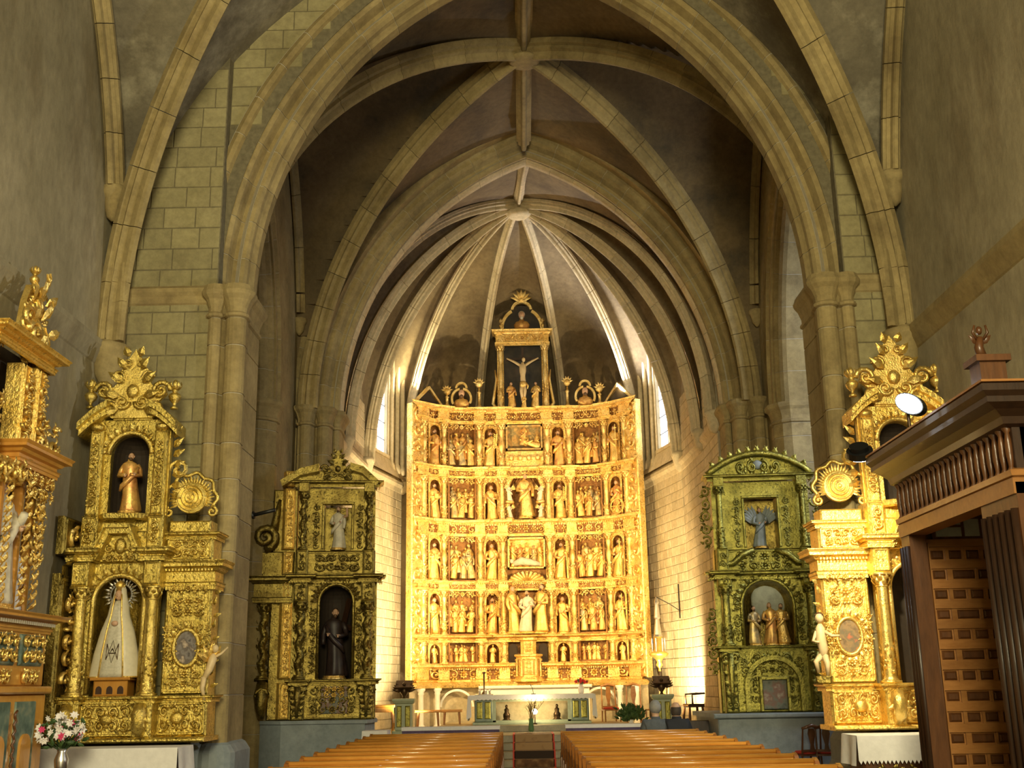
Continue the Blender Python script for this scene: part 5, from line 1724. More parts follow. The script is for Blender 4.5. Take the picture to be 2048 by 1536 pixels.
statue('archangel_statue', (4.52, 21.92, 4.18), .80, 6, 'grey winged archangel in the upper opening of the green gold altarpiece', M['plinth'], 0, False, False)
wg = MB()
for s in (-1, 1):
    for j in range(5):
        leaf(wg, s * .06, .5, PI / 2 - s * (.25 + .22 * j), .36, .06, .1)
mk('wings', wg, M['plinth'], bpy.data.objects['archangel_statue'])
# ------------------------------------------------------------------ wooden porch on the right
po = empty('wooden_porch', (4.1, 9.6, 0), 0, 'dark carved wooden porch with deep cornice and panelled door against the right wall', 'porch')
PW, PD = 1.48, 3.05                      # local: x 0..PW into the wall, y 0..PD away from the camera
W_, WD, OK_ = M['walnut'], M['walnutd'], M['oak']
for y0, y1 in ((0, .78), (PD - .26, PD)):
    mk('post', MB().box(0, .18, y0, y1, 0, 3.32), W_, po)
    nr = 6 if y1 < 1 else 3
    for k in range(nr):
        yy = y0 + (y1 - y0) * (k + .5) / nr
        mk('reed', MB().lathe([(.04, .3), (.04, 3.1)], 8, (-.005, yy, 0)), WD, po, True)
mk('lintel', MB().box(-.02, .2, 0, PD, 3.22, 3.36), OK_, po)
mk('frieze_board', MB().box(.03, .14, 0, PD, 3.36, 3.86), WD, po)
for k in range(22):
    y = .06 + (PD - .12) * k / 21
    mk('frieze_slat', MB().lathe([(.03, 0), (.045, .04), (.02, .08), (.035, .2), (.035, .28), (.02, .38), (.045, .42), (.03, .46)], 8, (.01, y, 3.38)), W_, po, True)
pth = [(0, PD - .02), (0, 0), (PW, 0)]
for nm_, sh_ in (('cornice_end', [(0, 3.80), (-.06, 3.82), (-.08, 3.88), (-.16, 3.93), (-.26, 3.97), (-.26, 4.02), (-.31, 4.06), (-.31, 4.12), (-.26, 4.14), (.1, 4.16), (.1, 3.8)]),):
    mk(nm_, MB().prism(sh_, PD - .03, PD), WD, po)
mk('cornice', MB().mold(pth, [(0, 3.80), (.06, 3.82), (.08, 3.88), (.16, 3.93), (.26, 3.97), (.26, 4.02), (.31, 4.06), (.31, 4.12), (.26, 4.14), (-.1, 4.16)]), WD, po)
mk('cornice_fillet', MB().mold(pth, [(.265, 4.135), (.315, 4.135), (.315, 4.155), (.265, 4.155)]), OK_, po)
mk('roof', MB().box(0, PW, 0, PD, 4.08, 4.15), WD, po)
# small cornice band below
mk('band', MB().mold(pth, [(.0, 3.36), (.04, 3.37), (.05, 3.42), (0, 3.44)]), OK_, po)
# door in the far wall of the porch
mk('far_wall', MB().box(.14, PW, PD - .08, PD, 0, 3.36), W_, po)
for xx in (.18, 1.02):
    mk('door_jamb', MB().box(xx, xx + .06, PD - .16, PD - .06, 0, 3.16), OK_, po)
    mk('jamb_bead', MB().lathe([(.018, 0), (.018, 3.14)], 8, (xx + .03, PD - .17, 0)), W_, po, True)
mk('door_head', MB().box(.16, 1.1, PD - .17, PD - .06, 3.10, 3.18), OK_, po)
dr = mk('door', MB().box(.24, 1.02, PD - .12, PD - .08, .02, 3.10), OK_, po)
for r_ in range(14):
    z0 = 3.12 - .215 * (r_ + 1)
    mk('rail', MB().box(.24, 1.02, PD - .15, PD - .12, z0 - .045, z0 + .045), OK_, dr)
    spans = [(.30, .40), (.50, .60), (.69, .79), (.88, .98)] if r_ % 2 == 0 else [(.30, .40), (.52, .72), (.80, 1.0)]
    for a, b in spans:
        mk('panel', MB().cbox(a - .035, b + .0, PD - .142, PD - .12, z0 + .06, z0 + .155, .02), W_, dr)
    for (a, b), (c, d) in zip(spans[:-1], spans[1:]):
        mk('stile', MB().box(b + .015, c - .045, PD - .147, PD - .12, z0 + .045, z0 + .165), OK_, dr)
M['pane'] = flat('lit_grey_pane', (.42, .42, .36), .25, var=.1)  # pale grey holds the light that the glass panes reflect
mk('transom', MB().box(.3, 1.0, PD - .14, PD - .09, 3.18, 3.52), W_, po)
for a, b, c, d in ((.34, .62, 3.21, 3.31), (.66, .82, 3.21, 3.4), (.86, .98, 3.21, 3.4), (.34, .62, 3.34, 3.4)):
    mk('transom_pane', MB().box(a, b, PD - .155, PD - .14, c, d), M['pane'], po)
# side facing the camera
mk('near_wall', MB().box(.1, PW, 0, .08, 0, 3.86), WD, po)
for xx in (.18, .5, .82, 1.14):
    mk('near_stile', MB().cbox(xx, xx + .1, -.03, .0, .1, 3.8, .01), W_, po)
for k in range(8):
    for xx in (.30, .62, .94):
        mk('near_panel', MB().cbox(xx, xx + .18, -.02, 0, .3 + k * .42, .64 + k * .42, .03), W_, po)
# pedestals with finials on top
for xx, yy in ((.12, .55), (.95, .5)):
    mk('roof_pedestal', MB().box(xx - .11, xx + .13, yy - .12, yy + .12, 4.14, 4.52).box(xx - .15, xx + .17, yy - .16, yy + .16, 4.52, 4.58), W_, po)
an = MB()
bx, by, bz = .08, .52, 4.58
an.tube([(bx, by, bz), (bx - .02, by, bz + .1), (bx + .0, by - .01, bz + .2)], [.05, .045, .03], 8)
an.ball((bx - .01, by - .02, bz + .26), (.032, .035, .042), 8, 6)
for s in (-1, 1):
    an.tube([(bx + s * .03, by, bz + .18), (bx + s * .07, by - .02, bz + .24), (bx + s * .05, by - .03, bz + .31)], [.016, .014, .01], 5)
    leaf(an, bx + s * .02, bz + .14, PI / 2 - s * .8, .12, .03, by + .03)
fg = empty('carved_angel', (0, 0, 0), 0, 'small dark carved angel standing on the porch pedestal', 'carving')
fg.location = (4.1 + bx, 9.6 + by, bz)
mk('body', MB().put(an, tf((-bx, -by, -bz))), W_, fg, True)

# ---- floodlights
M['lamp_face'] = flat('glowing_lamp_face', (1, 1, 1), .4, var=0, emit=(.86, .94, 1), es=60)
def flood(name, loc, target, label, size=.16, face=None, stand=None, tilt=0):
    t = empty(name, loc, 0, label, 'floodlight')
    d = (Vector(target) - Vector(loc)).normalized()
    q_ = d.to_track_quat('-Y', 'Z').to_matrix()
    hd = MB()
    for (p, q, w0) in ((0, .1, 1.0), (.1, .17, .72)):
        hd.prism([(size * w0 * math.cos(2 * PI * k / 20) ** 1, size * .62 * w0 * math.sin(2 * PI * k / 20)) for k in range(20)], p, q)
    f = MB().prism([(size * .9 * math.cos(2 * PI * k / 20), size * .54 * math.sin(2 * PI * k / 20)) for k in range(20)], -.014, -.002)
    for nm_, mb_, mt_ in (('housing', hd, M['black']), ('lamp_face', f, face or M['lamp_face'])):
        o = mk(nm_, mb_, mt_, t)
        o.rotation_euler = (q_ @ Matrix.Rotation(tilt, 3, 'Y')).to_euler()
    if stand is not None:
        mk('stand', MB().tube([(0, .05, -size * .4), (0, .06, -stand)], .018, 6).lathe([(.07, 0), (.07, .02), (.02, .03)], 10, (0, .06, -stand)), M['bronze'], t, True)
    return t
LA = (3.96, 11.55, 4.50)
flood('floodlight', LA, (-3.5, 3.5, 5.0), 'glaring white floodlight standing on the porch cornice', .17, stand=.36, tilt=rad(35))
lamp('porch_floodlight_beam', 'SPOT', (LA[0] - .06, LA[1] - .06, LA[2]), (-5.0, 8.0, 6.6), 900, (.97, .96, .86), .1, 150, .8)
LB = (3.80, 12.86, 4.2)
flood('floodlight', LB, (4.6, 15, 2.6), 'black floodlight turned towards the golden altarpiece', .15)
lamp('altar_floodlight_beam', 'SPOT', (3.80, 12.96, 4.18), (4.45, 15.0, 2.6), 620, (1, .88, .55), .06, 92, .7)

# ------------------------------------------------------------------ altarpiece on the left nave wall
a1 = empty('near_altarpiece', (XL + .04, 11.9, 0), PI / 2, 'tall gilded and orange marbled altarpiece with open niches on the left nave wall', 'altarpiece')
G, GC, OR = M['gold'], M['goldc'], M['orange']
M['teal'] = patches('green_marbling', [(.05, .09, .07), (.12, .18, .14), (.30, .30, .18)], 6)
plate(a1, -1.7, 1.5, 0, 1.7, -.55, 0, OR, 'base_block')
for x in (-1.1, -.4, .3, .95):
    arc = [(x + .13 * math.cos(PI * k / 10), 1.15 + .13 * math.sin(PI * k / 10)) for k in range(11)]
    mk('painted_field', MB().cbox(x - .26, x + .26, -.57, -.54, .3, 1.62, .01), M['teal'], a1)
    mk('arched_panel', MB().prism([(x + .13, .35)] + arc + [(x - .13, .35)], -.60, -.56), OR, a1)
mk('scroll_row', MB().tube([(.63 + .03 * math.sin(k * 2.2), -.6, .3 + k * .035) for k in range(36)], .016, 5), M['walnut'], a1, True)
plate(a1, -1.7, 1.5, 1.7, 1.78, -.62, 0, OR, 'base_moulding')
plate(a1, -1.65, 1.45, 1.78, 2.38, -.52, 0, OR, 'predella', .02)
for x in (-1.2, -.45, .3, 1.02):
    plate(a1, x - .3, x + .3, 2.0, 2.34, -.55, -.5, M['teal'], 'predella_field')
    carving(a1, .56, .3, (x, -.57, 2.18), GC, .15, sub=2)
    carving(a1, .4, .18, (x, -.54, 1.89), GC, .13, sub=3)
mk('cornice', entab(MB(), [(-1.7, -.5), (1.45, -.5), (1.45, 0)], 2.36, .2, .2, .2), OR, a1)
mk('dentils', dentils([(-1.7, -.5), (1.45, -.5)], 2.44, .03, .055, .1), M['ivory'], a1, kind='stuff')
mk('niche_back', MB().box(-1.7, 1.3, -.08, 0, 2.56, 5.6), M['dark'], a1)
for x, yy, zt in ((.12, -.46, 4.0), (.62, -.46, 4.15), (1.08, -.40, 4.05), (-.5, -.46, 4.0)):
    plate(a1, x - .05, x + .05, 2.56, zt, yy, yy + .1, OR, 'post')
    vine = MB()
    for k in range(24):
        leaf(vine, x, 2.62 + k * (zt - 2.7) / 24, rad(60 + 60 * (k % 2)), .14, .04, yy - .02, .5)
    mk('post_vine', vine, GC, a1, kind='stuff')
    mk('capital', MB().lathe([(.05, 0), (.07, .05), (.06, .1), (.11, .18), (.11, .22)], 10, (x, yy + .05, zt - .1)), GC, a1, True)
plate(a1, .5, 1.35, 4.02, 4.16, -.5, 0, OR, 'architrave')
carving(a1, .8, .3, (.92, -.5, 4.0), GC, .16, sub=1)
carving(a1, .34, .9, (1.1, -.44, 3.55), GC, .17, sub=4)
mk('upper_cornice', entab(MB(), [(.34, -.2), (.34, -.48), (1.34, -.48), (1.34, 0)], 4.16, .26, .16, .2), OR, a1)
for x, yy, z0, z1 in ((.90, -.42, 4.42, 5.4), (.64, -.36, 4.4, 5.4)):
    plate(a1, x - .1, x + .1, z0, z1, yy, yy + .2, G, 'upper_pier', .02, .02)
    carving(a1, .2, .9, (x, yy - .03, (z0 + z1) / 2), GC, .16, sub=5)
    carving(a1, .2, .9, (x + .11, yy + .1, (z0 + z1) / 2), GC, .16, PI / 2, sub=6)
plate(a1, -1.4, -.1, 5.0, 5.6, -.3, 0, G, 'crest_board')
carving(a1, 1.2, .6, (-.7, -.34, 5.3), GC, .24, sub=2)
plate(a1, -1.4, .5, 3.95, 4.2, -.5, -.05, G, 'niche_pelmet')
carving(a1, 1.5, .26, (-.3, -.52, 4.05), GC, .2, sub=5)
mk('crest_cornice', entab(MB(), [(-.3, -.3), (-.3, -.44), (1.1, -.44), (1.1, 0)], 5.4, .2, .16, .2), G, a1)
for x, z, r, a0, hd in ((.42, 5.86, .13, 0, 1), (.18, 5.9, .15, PI, -1), (.62, 5.72, .1, 0, -1), (.0, 6.05, .12, 0, 1), (.2, 6.24, .12, PI, 1), (.3, 6.44, .08, 0, -1), (.52, 5.58, .1, PI, 1)):
    mk('crest_scroll', MB().tube(spiral(x + .52, z - .1, r, 1.6, a0, hd, 18, -.36), np.linspace(r * .36, r * .2, 18), 7), GC, a1, True)
for k, (x, z, a, L) in enumerate(((.1, 6.0, 1.9, .28), (.3, 6.1, 1.2, .3), (.2, 6.35, 1.6, .3), (.05, 6.3, 2.2, .22), (.38, 6.3, .8, .24), (.5, 5.95, .6, .24), (.25, 5.7, 1.5, .3), (.3, 6.5, 1.5, .2))):
    lf = MB()
    leaf(lf, x + .52, z - .1, a, L, .07, -.38)
    mk('crest_leaf', lf, GC, a1)
mk('crest_core', MB().prism([(.5, 5.6), (.98, 5.6), (.9, 5.9), (.84, 6.25), (.72, 6.42), (.62, 6.2), (.56, 5.9)], -.28, -.2), GC, a1)
for sb_, (wd_, ht_, xx_, yy_, zz_, rz_) in enumerate(((.62, .62, .74, -.32, 5.86, 0), (.42, .42, .74, -.33, 6.22, 0), (.3, .62, 1.0, -.2, 5.86, PI / 2), (.26, .4, .92, -.2, 6.22, PI / 2))):
    carving(a1, wd_, ht_, (xx_, yy_, zz_), GC, .2, rz_, sub=sb_)
for sb_, (wd_, ht_, xx_, yy_, zz_, rz_) in enumerate(((.5, .5, 1.12, -.46, 4.62, 0), (.4, .6, -.2, -.4, 4.6, 0))):
    carving(a1, wd_, ht_, (xx_, yy_, zz_), GC, .2, rz_, sub=sb_ + 4)
mk('crest_tip', urn(MB(), .72, -.3, 6.36, .3, .06), GC, a1, True)
sv = MB()
for k in range(12):
    leaf(sv, 1.34, 3.3 + .11 * k, rad(-30 + 25 * (k % 3)), .2, .05, -.2)
mk('side_foliage', sv, GC, a1, kind='stuff')
for yl, h_, sd_, lab, m_ in ((-.20, 1.36, 3, 'larger white-veiled statue between the posts of the near left altarpiece', 'robe_w'), (.40, 1.45, 2, 'tall pale robed statue behind the gilded post of the near left altarpiece', 'robe_w'), (.86, .8, 5, 'small white-skirted statue beside the outer post of the near left altarpiece', 'white')):
    statue('niche_statue', (XL + .34, 11.9 + yl, 2.57), h_, sd_, lab, M[m_], PI / 2 - .3, False, True, hairmat=M['white'], bell=.25)

# ------------------------------------------------------------------ altar tables with cloths
def mensa(X0, X1, Y0, Y1, lab, labc, carved=True):
    t = empty('altar_table', ((X0 + X1) / 2, (Y0 + Y1) / 2, 0), 0, lab, 'table')
    w2, d2 = (X1 - X0) / 2, (Y1 - Y0) / 2
    mk('body', MB().cbox(-w2 + .06, w2 - .06, -d2 + .05, d2, 0, .98, .02), M['walnut'], t)
    mk('top', MB().box(-w2, w2, -d2, d2, .98, 1.04), M['oak'], t)
    if carved:
        carving(t, w2 * 2 - .3, .4, (0, -d2 + .02, .5), M['goldd'], .2, sub=2)
    c = empty('altar_cloth', ((X0 + X1) / 2, (Y0 + Y1) / 2, 1.04), 0, labc, 'cloth')
    e = .015
    mk('top_cloth', MB().box(-w2 - e, w2 + e, -d2 - e, d2, .0, .012), M['white'], c)
    n = 34
    pts = [(-w2 - e, .006), (w2 + e, .006)]
    teeth = []
    for k in range(2 * n + 1):
        x = w2 + e - (2 * w2 + 2 * e) * k / (2 * n)
        teeth.append((x, -.27 - (.045 if k % 2 else 0)))
    mk('front_fall', MB().prism(pts + teeth, -d2 - e - .006, -d2 - e), M['white'], c)
    for s in (-1, 1):
        P = [[(s * (w2 + e + .03 * q + .02 * q * math.sin(9 * v)), -d2 + 2 * d2 * v, -.34 * q + .006) for v in np.linspace(0, 1, 15)] for q in (0, .5, 1)]
        mk('side_fall', MB().grid(P), M['white'], c, True)
    return t
mensa(-6.0, -4.32, 14.1, 14.75, 'carved dark table under the scalloped white cloth below the Virgin altarpiece', 'white cloth with zigzag hem below the Virgin altarpiece')
mensa(3.82, 5.45, 14.1, 14.75, 'carved dark table under the cloth below the floodlit golden altarpiece', 'white cloth with zigzag hem below the floodlit golden altarpiece')

# ------------------------------------------------------------------ pews
def make_pew(x0, x1):
    t = empty('church_pew')
    w_ = (x1 - x0) / 2
    mk('seat', MB().cbox(-w_, w_, .10, .50, .42, .46, .01), M['pew'], t)
    mk('backrest', MB().prism([(0, 0), (0, 0)], 0, 0) if False else MB().add([(-w_, .04, .46), (w_, .04, .46), (w_, .0, .88), (-w_, .0, .88), (-w_, .07, .46), (w_, .07, .46), (w_, .03, .88), (-w_, .03, .88)], [(0, 1, 2, 3), (5, 4, 7, 6), (0, 4, 5, 1), (3, 2, 6, 7), (0, 3, 7, 4), (1, 5, 6, 2)]), M['pew'], t)
    mk('top_rail', MB().tube([(-w_ - .02, .015, .895), (w_ + .02, .015, .895)], .028, 8), M['pew'], t, True)
    mk('book_shelf', MB().add([(-w_, -.24, .76), (w_, -.24, .76), (w_, 0, .80), (-w_, 0, .80), (-w_, -.24, .735), (w_, -.24, .735), (w_, 0, .775), (-w_, 0, .775)], [(0, 1, 2, 3), (5, 4, 7, 6), (0, 4, 5, 1), (3, 2, 6, 7), (0, 3, 7, 4), (1, 5, 6, 2)]), M['pew'], t)
    mk('kneeler', MB().cbox(-w_, w_, -.38, -.2, .16, .21, .01), M['pew'], t)
    for s in (-1, 1):
        pl = [(-.24, .74), (-.16, .80), (-.05, .9), (.05, .93), (.1, .6), (.16, .56), (.46, .56), (.52, .48), (.5, 0), (-.06, 0), (-.12, .1), (-.36, .12), (-.36, .2), (-.12, .22), (-.08, .5)]
        e = MB().prism(pl, 0, .045)
        mk('end_panel', MB().add([(s * (w_ + .022) + (y - .0225), x, z) for x, y, z in e.v], e.f), M['pewd'], t)
    return t
def dup(root):
    r = root.copy()
    C.objects.link(r)
    for ch in root.children:
        c = ch.copy()
        C.objects.link(c)
        c.parent = r
    return r
NP = 12
ordn = ['front', 'second', 'third', 'fourth', 'fifth', 'sixth', 'seventh', 'eighth', 'ninth', 'tenth', 'eleventh', 'twelfth']
for side, x0, x1 in (('left', -2.78, -.56), ('right', .52, 2.82)):
    p0 = make_pew(x0, x1)
    for i in range(NP):
        p = p0 if i == 0 else dup(p0)
        p.location = ((x0 + x1) / 2, 20.35 - .9 * i, 0)
        tag(p, f'varnished orange-brown pew, {ordn[i]} from the altar in the {side} block', 'pew', f'pews in the {side} block')

# ------------------------------------------------------------------ front kneeling benches with cloths
M['purple'] = flat('purple_cloth', (.10, .065, .14), .8, var=.15)
for side, x0, x1 in (('left', -2.45, -.64), ('right', .66, 2.5)):
    t = empty('kneeling_bench', ((x0 + x1) / 2, 22.5, 0), 0, f'long kneeling bench under a white-topped purple cloth, {side} of the aisle', 'bench')
    w2 = (x1 - x0) / 2
    for xx in (-w2 + .05, 0, w2 - .05):
        mk('leg', MB().box(xx - .04, xx + .04, -.12, .12, 0, .9), M['pewd'], t)
    mk('board', MB().cbox(-w2, w2, -.16, .16, .9, .95, .01), M['pew'], t)
    mk('kneeler', MB().cbox(-w2, w2, -.45, -.22, .14, .2, .01), M['pew'], t)
    c = empty('bench_cloth', ((x0 + x1) / 2, 22.5, .95), 0, f'white and purple cloth hung over the front bench {side} of the aisle', 'cloth')
    mk('white_cloth', MB().box(-w2 - .03, w2 + .03, -.19, .19, .002, .012).box(-w2 - .03, w2 + .03, -.2, -.19, -.05, .012), M['white'], c)
    mk('purple_fall', MB().grid([[(x, -.205 - .012 * math.sin(x * 14), z) for x in np.linspace(-w2 - .02, w2 + .02, 40)] for z in (-.05, -.3, -.6)]), M['purple'], c, True)

# ------------------------------------------------------------------ sanctuary: runner, altar, furniture
m, nt, bs = newmat('patterned_runner')
wv = nt.nodes.new('ShaderNodeTexWave')
wv.bands_direction = 'Y'
wv.inputs['Scale'].default_value = 5.5
wv.inputs['Distortion'].default_value = .8
nt.links.new(wpos(nt), wv.inputs['Vector'])
nt.links.new(ramp(nt, wv.outputs['Fac'], [(.25, (.035, .02, .012)), (.5, (.15, .07, .03)), (.75, (.36, .22, .10))]), bs.inputs['Base Color'])
bs.inputs['Roughness'].default_value = .95
M['rug'] = m
M['red'] = flat('red_upholstery', (.55, .045, .02), .7, var=.1)
rg = empty('carpet_runner', (.06, 24, 0), 0, 'brown patterned carpet runner with red edges climbing the altar steps', 'carpet')
prof = [(-2.5, .012), (1.29, .012)]
for k in range(4):
    prof += [(1.29 + .36 * k, .155 * (k + 1) + .012), (1.29 + .36 * (k + 1) if k < 3 else 3.6, .155 * (k + 1) + .012)]
mk('runner', MB().grid([[(x, y, z) for x in (-.43, .43)] for y, z in prof]), M['rug'], rg)
for s in (-1, 1):
    mk('red_border', MB().grid([[(s * .44 + q, y, z + .006) for q in (-.025, .025)] for y, z in prof]), M['red'], rg)

M['green'] = flat('green_marble', (.16, .22, .15), .35, var=.3, scale=5)
M['greenp'] = flat('pale_green_paint', (.40, .46, .32), .5, var=.1)
al = empty('high_altar', (.05, 29.0, .78), 0, 'long altar table with green marbled ends and glowing open middle', 'altar')
mk('base', MB().cbox(-1.45, 1.45, -.42, .42, 0, .06, .01), M['greenp'], al)
for s in (-1, 1):
    mk('end_block', MB().cbox(s * 1.18 - .22, s * 1.18 + .22, -.36, .36, .06, .62, .02), M['green'], al)
    for q in (-.1, .1):
        mk('gilt_panel', MB().cbox(s * 1.18 + q - .07, s * 1.18 + q + .07, -.38, -.355, .14, .54, .02), M['goldg'], al)
mk('front_frame', MB().box(-.96, .96, -.34, -.28, .54, .62).box(-.96, -.88, -.34, -.28, .06, .54).box(.88, .96, -.34, -.28, .06, .54).box(-.96, .96, -.34, -.28, .06, .1), M['greenp'], al)
mk('back_panel', MB().box(-.96, .96, .1, .14, .06, .62), M['apse'], al)
mk('top', MB().cbox(-1.5, 1.5, -.45, .45, .62, .69, .02), M['apse'], al)
cl = empty('altar_cloth', (.05, 29.0, 1.47), 0, 'white lace cloth on the high altar hanging over both ends', 'cloth')
mk('top_cloth', MB().box(-1.52, 1.52, -.47, .47, .0, .012), M['white'], cl)
n = 60
mk('lace_edge', MB().prism([(-1.52, .01), (1.52, .01)] + [(1.52 - 3.04 * k / n, -.09 - (.025 if k % 2 else 0)) for k in range(n + 1)], -.478, -.47), M['lace'], cl)
for s in (-1, 1):
    mk('side_fall', MB().grid([[(s * (1.525 + .04 * q + .015 * math.sin(11 * v)), -.47 + .94 * v, .01 - .6 * q) for v in np.linspace(0, 1, 16)] for q in (0, .5, 1)]), M['white'], cl, True)
for s in (-1, 1):
    mk('corner_fall', MB().prism([(s * 1.50, .0), (s * 1.56, .0), (s * 1.60, -.56), (s * 1.47, -.5)], -.476, -.47), M['white'], cl)
for x, lab in ((-.62, 'left'), (.62, 'right')):
    t = empty('reliquary', (.05 + x, 28.85, .85), 0, f'small dark bronze figure under the high altar on the {lab}', 'statuette')
    mk('foot', MB().lathe([(.12, 0), (.12, .03), (.07, .06), (.09, .12)], 12), M['bronze'], t, True)
    mk('figure', MB().lathe([(.08, .1), (.09, .16), (.05, .22), (.06, .28), (.02, .32)], 10).ball((0, 0, .35), (.035, .035, .045), 8, 6), M['bronze'], t, True)
M['glow'] = flat('warm_lamp_globe', (1, .95, .8), .4, var=0, emit=(1, .86, .55), es=22)
t = empty('globe_lamp', (.12, 28.42, .78), 0, 'small glowing globe lamp on the step before the high altar', 'lamp')
mk('globe', MB().ball((0, 0, .30), .065, 14, 10), M['glow'], t, True)
mk('foot', MB().lathe([(.06, 0), (.06, .02), (.015, .04), (.015, .24)], 10), M['bronze'], t, True)
lamp('globe_lamp_light', 'POINT', (.12, 28.40, 1.20), (0, 29, 1), 36, (1, .76, .38), .06)
M['leafg'] = flat('green_leaves', (.05, .11, .025), .6, var=.3)
M['twig'] = flat('dry_twigs', (.30, .22, .08), .7, var=.2)
M['glassg'] = flat('green_glass', (.10, .2, .08), .15, var=0)
t = empty('branch_vase', (.02, 27.7, .64), 0, 'green glass vase of dry yellow branches at the top of the carpet runner', 'vase')
mk('vase', MB().lathe([(.06, 0), (.07, .05), (.05, .2), (.06, .3), (.055, .3), (.045, .2)], 12), M['glassg'], t, True)
rnd = random.Random(4)
for k in range(16):
    a, L = rnd.uniform(0, 2 * PI), rnd.uniform(.25, .5)
    sp = rnd.uniform(.2, .75)
    p1 = (L * .5 * sp * math.cos(a), L * .5 * sp * math.sin(a), .28 + L * .5)
    p2 = (L * 1.1 * sp * math.cos(a), L * 1.1 * sp * math.sin(a), .28 + L)
    br = MB().tube([(0, 0, .2), p1, p2], [.007, .006, .003], 4)
    for j in range(4):
        q = .5 + .13 * j
        c0 = [p1[i] * (1 - (q - .5) * 2) + p2[i] * (q - .5) * 2 for i in range(3)]
        br.tube([c0, (c0[0] + rnd.uniform(-.07, .07), c0[1] + rnd.uniform(-.05, .05), c0[2] + .08)], .004, 4)
    mk('branch', br, M['twig'], t)
def bouquet(name, loc, h, n, cols, spread, label, cat='flowers', stand=None, seed=1):
    t = empty(name, loc, 0, label, cat)
    rnd = random.Random(seed)
    mk('vase', MB().lathe([(.05, 0), (.07, .03), (.08, .12), (.05, .2), (.06, .24)], 12), M['silver'] if stand else M['white'], t, True)
    for k in range(n):
        a, q = rnd.uniform(0, 2 * PI), spread * math.sqrt(rnd.random())
        x, y, z = q * math.cos(a), q * math.sin(a), .24 + h * rnd.uniform(.3, 1) * (1 - .4 * (q / spread) ** 2)
        mk('stem', MB().tube([(0, 0, .2), (x * .6, y * .6, .2 + (z - .2) * .6), (x, y, z)], .004, 4), M['leafg'], t)
        fl = MB()
        r = rnd.uniform(.03, .046)
        for j in range(7):
            b = 2 * PI * j / 7
            lf = MB()
            leaf(lf, 0, 0, b, r * 1.3, r * .4, 0, .4)
            fl.put(lf)
        fl.ball((0, -.006, 0), r * .35, 6, 4)
        mk('blossom', fl, cols[k % len(cols)], t, loc=(x, y, z), rx=rnd.uniform(-.8, .5), rz=rnd.uniform(-.8, .8))
    lv = MB()
    for k in range(n):
        a, q = rnd.uniform(0, 2 * PI), spread * rnd.random()
        leaf(lv, q * math.cos(a), .24 + h * rnd.uniform(.0, .7), rnd.uniform(0, PI), .1, .02, q * math.sin(a))
    mk('leaves', lv, M['leafg'], t, kind='stuff')
    return t
M['pink'] = flat('pink_petals', (.70, .06, .18), .6, var=.1)
M['petal'] = flat('white_petals', (.85, .80, .78), .6, var=.05)
fs = empty('flower_stand', (-5.36, 13.25, 0), 0, 'slim wooden stand carrying the white and pink flowers', 'stand')
mk('top', MB().lathe([(.14, .82), (.15, .84), (.14, .86)], 14), M['walnut'], fs)
mk('pole', MB().lathe([(.03, .04), (.03, .82)], 8), M['walnut'], fs, True)
mk('foot', MB().lathe([(.15, 0), (.14, .03), (.03, .06)], 12), M['walnut'], fs)
bouquet('flower_bouquet', (-5.36, 13.25, .86), .40, 46, [M['petal'], M['petal'], M['pink'], M['petal'], M['petal']], .27, 'bouquet of white and pink flowers beside the near altarpiece', stand=1, seed=7)
M['redp'] = flat('red_petals', (.6, .02, .02), .6, var=.1)
bouquet('red_flowers', (1.28, 28.8, 1.482), .10, 14, [M['redp']], .16, 'low bunch of red flowers on the right end of the high altar', seed=3)
bouquet('foliage_plant', (2.45, 28.4, .62), .22, 6, [M['leafg']], .3, 'bushy green potted plant on the sanctuary floor', 'plant', seed=5)
lv = MB()
rnd = random.Random(2)
for k in range(150):
    a, q = rnd.uniform(0, 2 * PI), .32 * rnd.random()
    leaf(lv, q * math.cos(a), .2 + rnd.uniform(0, .3), rnd.uniform(.3, 2.8), .16, .03, q * math.sin(a))
mk('fronds', lv, M['leafg'], bpy.data.objects['foliage_plant'], kind='stuff')
# candelabrum and microphone on the altar
t = empty('candlestick_tray', (-1.12, 28.9, 1.482), 0, 'silver tray with a tall dark candlestick on the left end of the high altar', 'candlestick')
mk('tray', MB().lathe([(.22, 0), (.24, .02), (.2, .025)], 18), M['silver'], t, True)
mk('stem', MB().lathe([(.07, .02), (.05, .06), (.02, .1), (.02, .5), (.05, .54), (.02, .56)], 10), M['bronze'], t, True)
for k in range(5):
    a = 2 * PI * k / 5
    mk('glass', MB().lathe([(.025, 0), (.03, .09), (.02, .12)], 8, (.14 * math.cos(a), .14 * math.sin(a), .025)), M['silver'], t, True)
t = empty('microphone', (.1, 28.75, 1.482), 0, 'thin black gooseneck microphone on the middle of the high altar', 'microphone')
mk('neck', MB().tube([(0, 0, 0), (-.02, 0, .14), (-.08, -.05, .24)], .007, 6), M['black'], t, True)
mk('foot', MB().lathe([(.06, 0), (.06, .015), (.01, .02)], 12), M['black'], t)
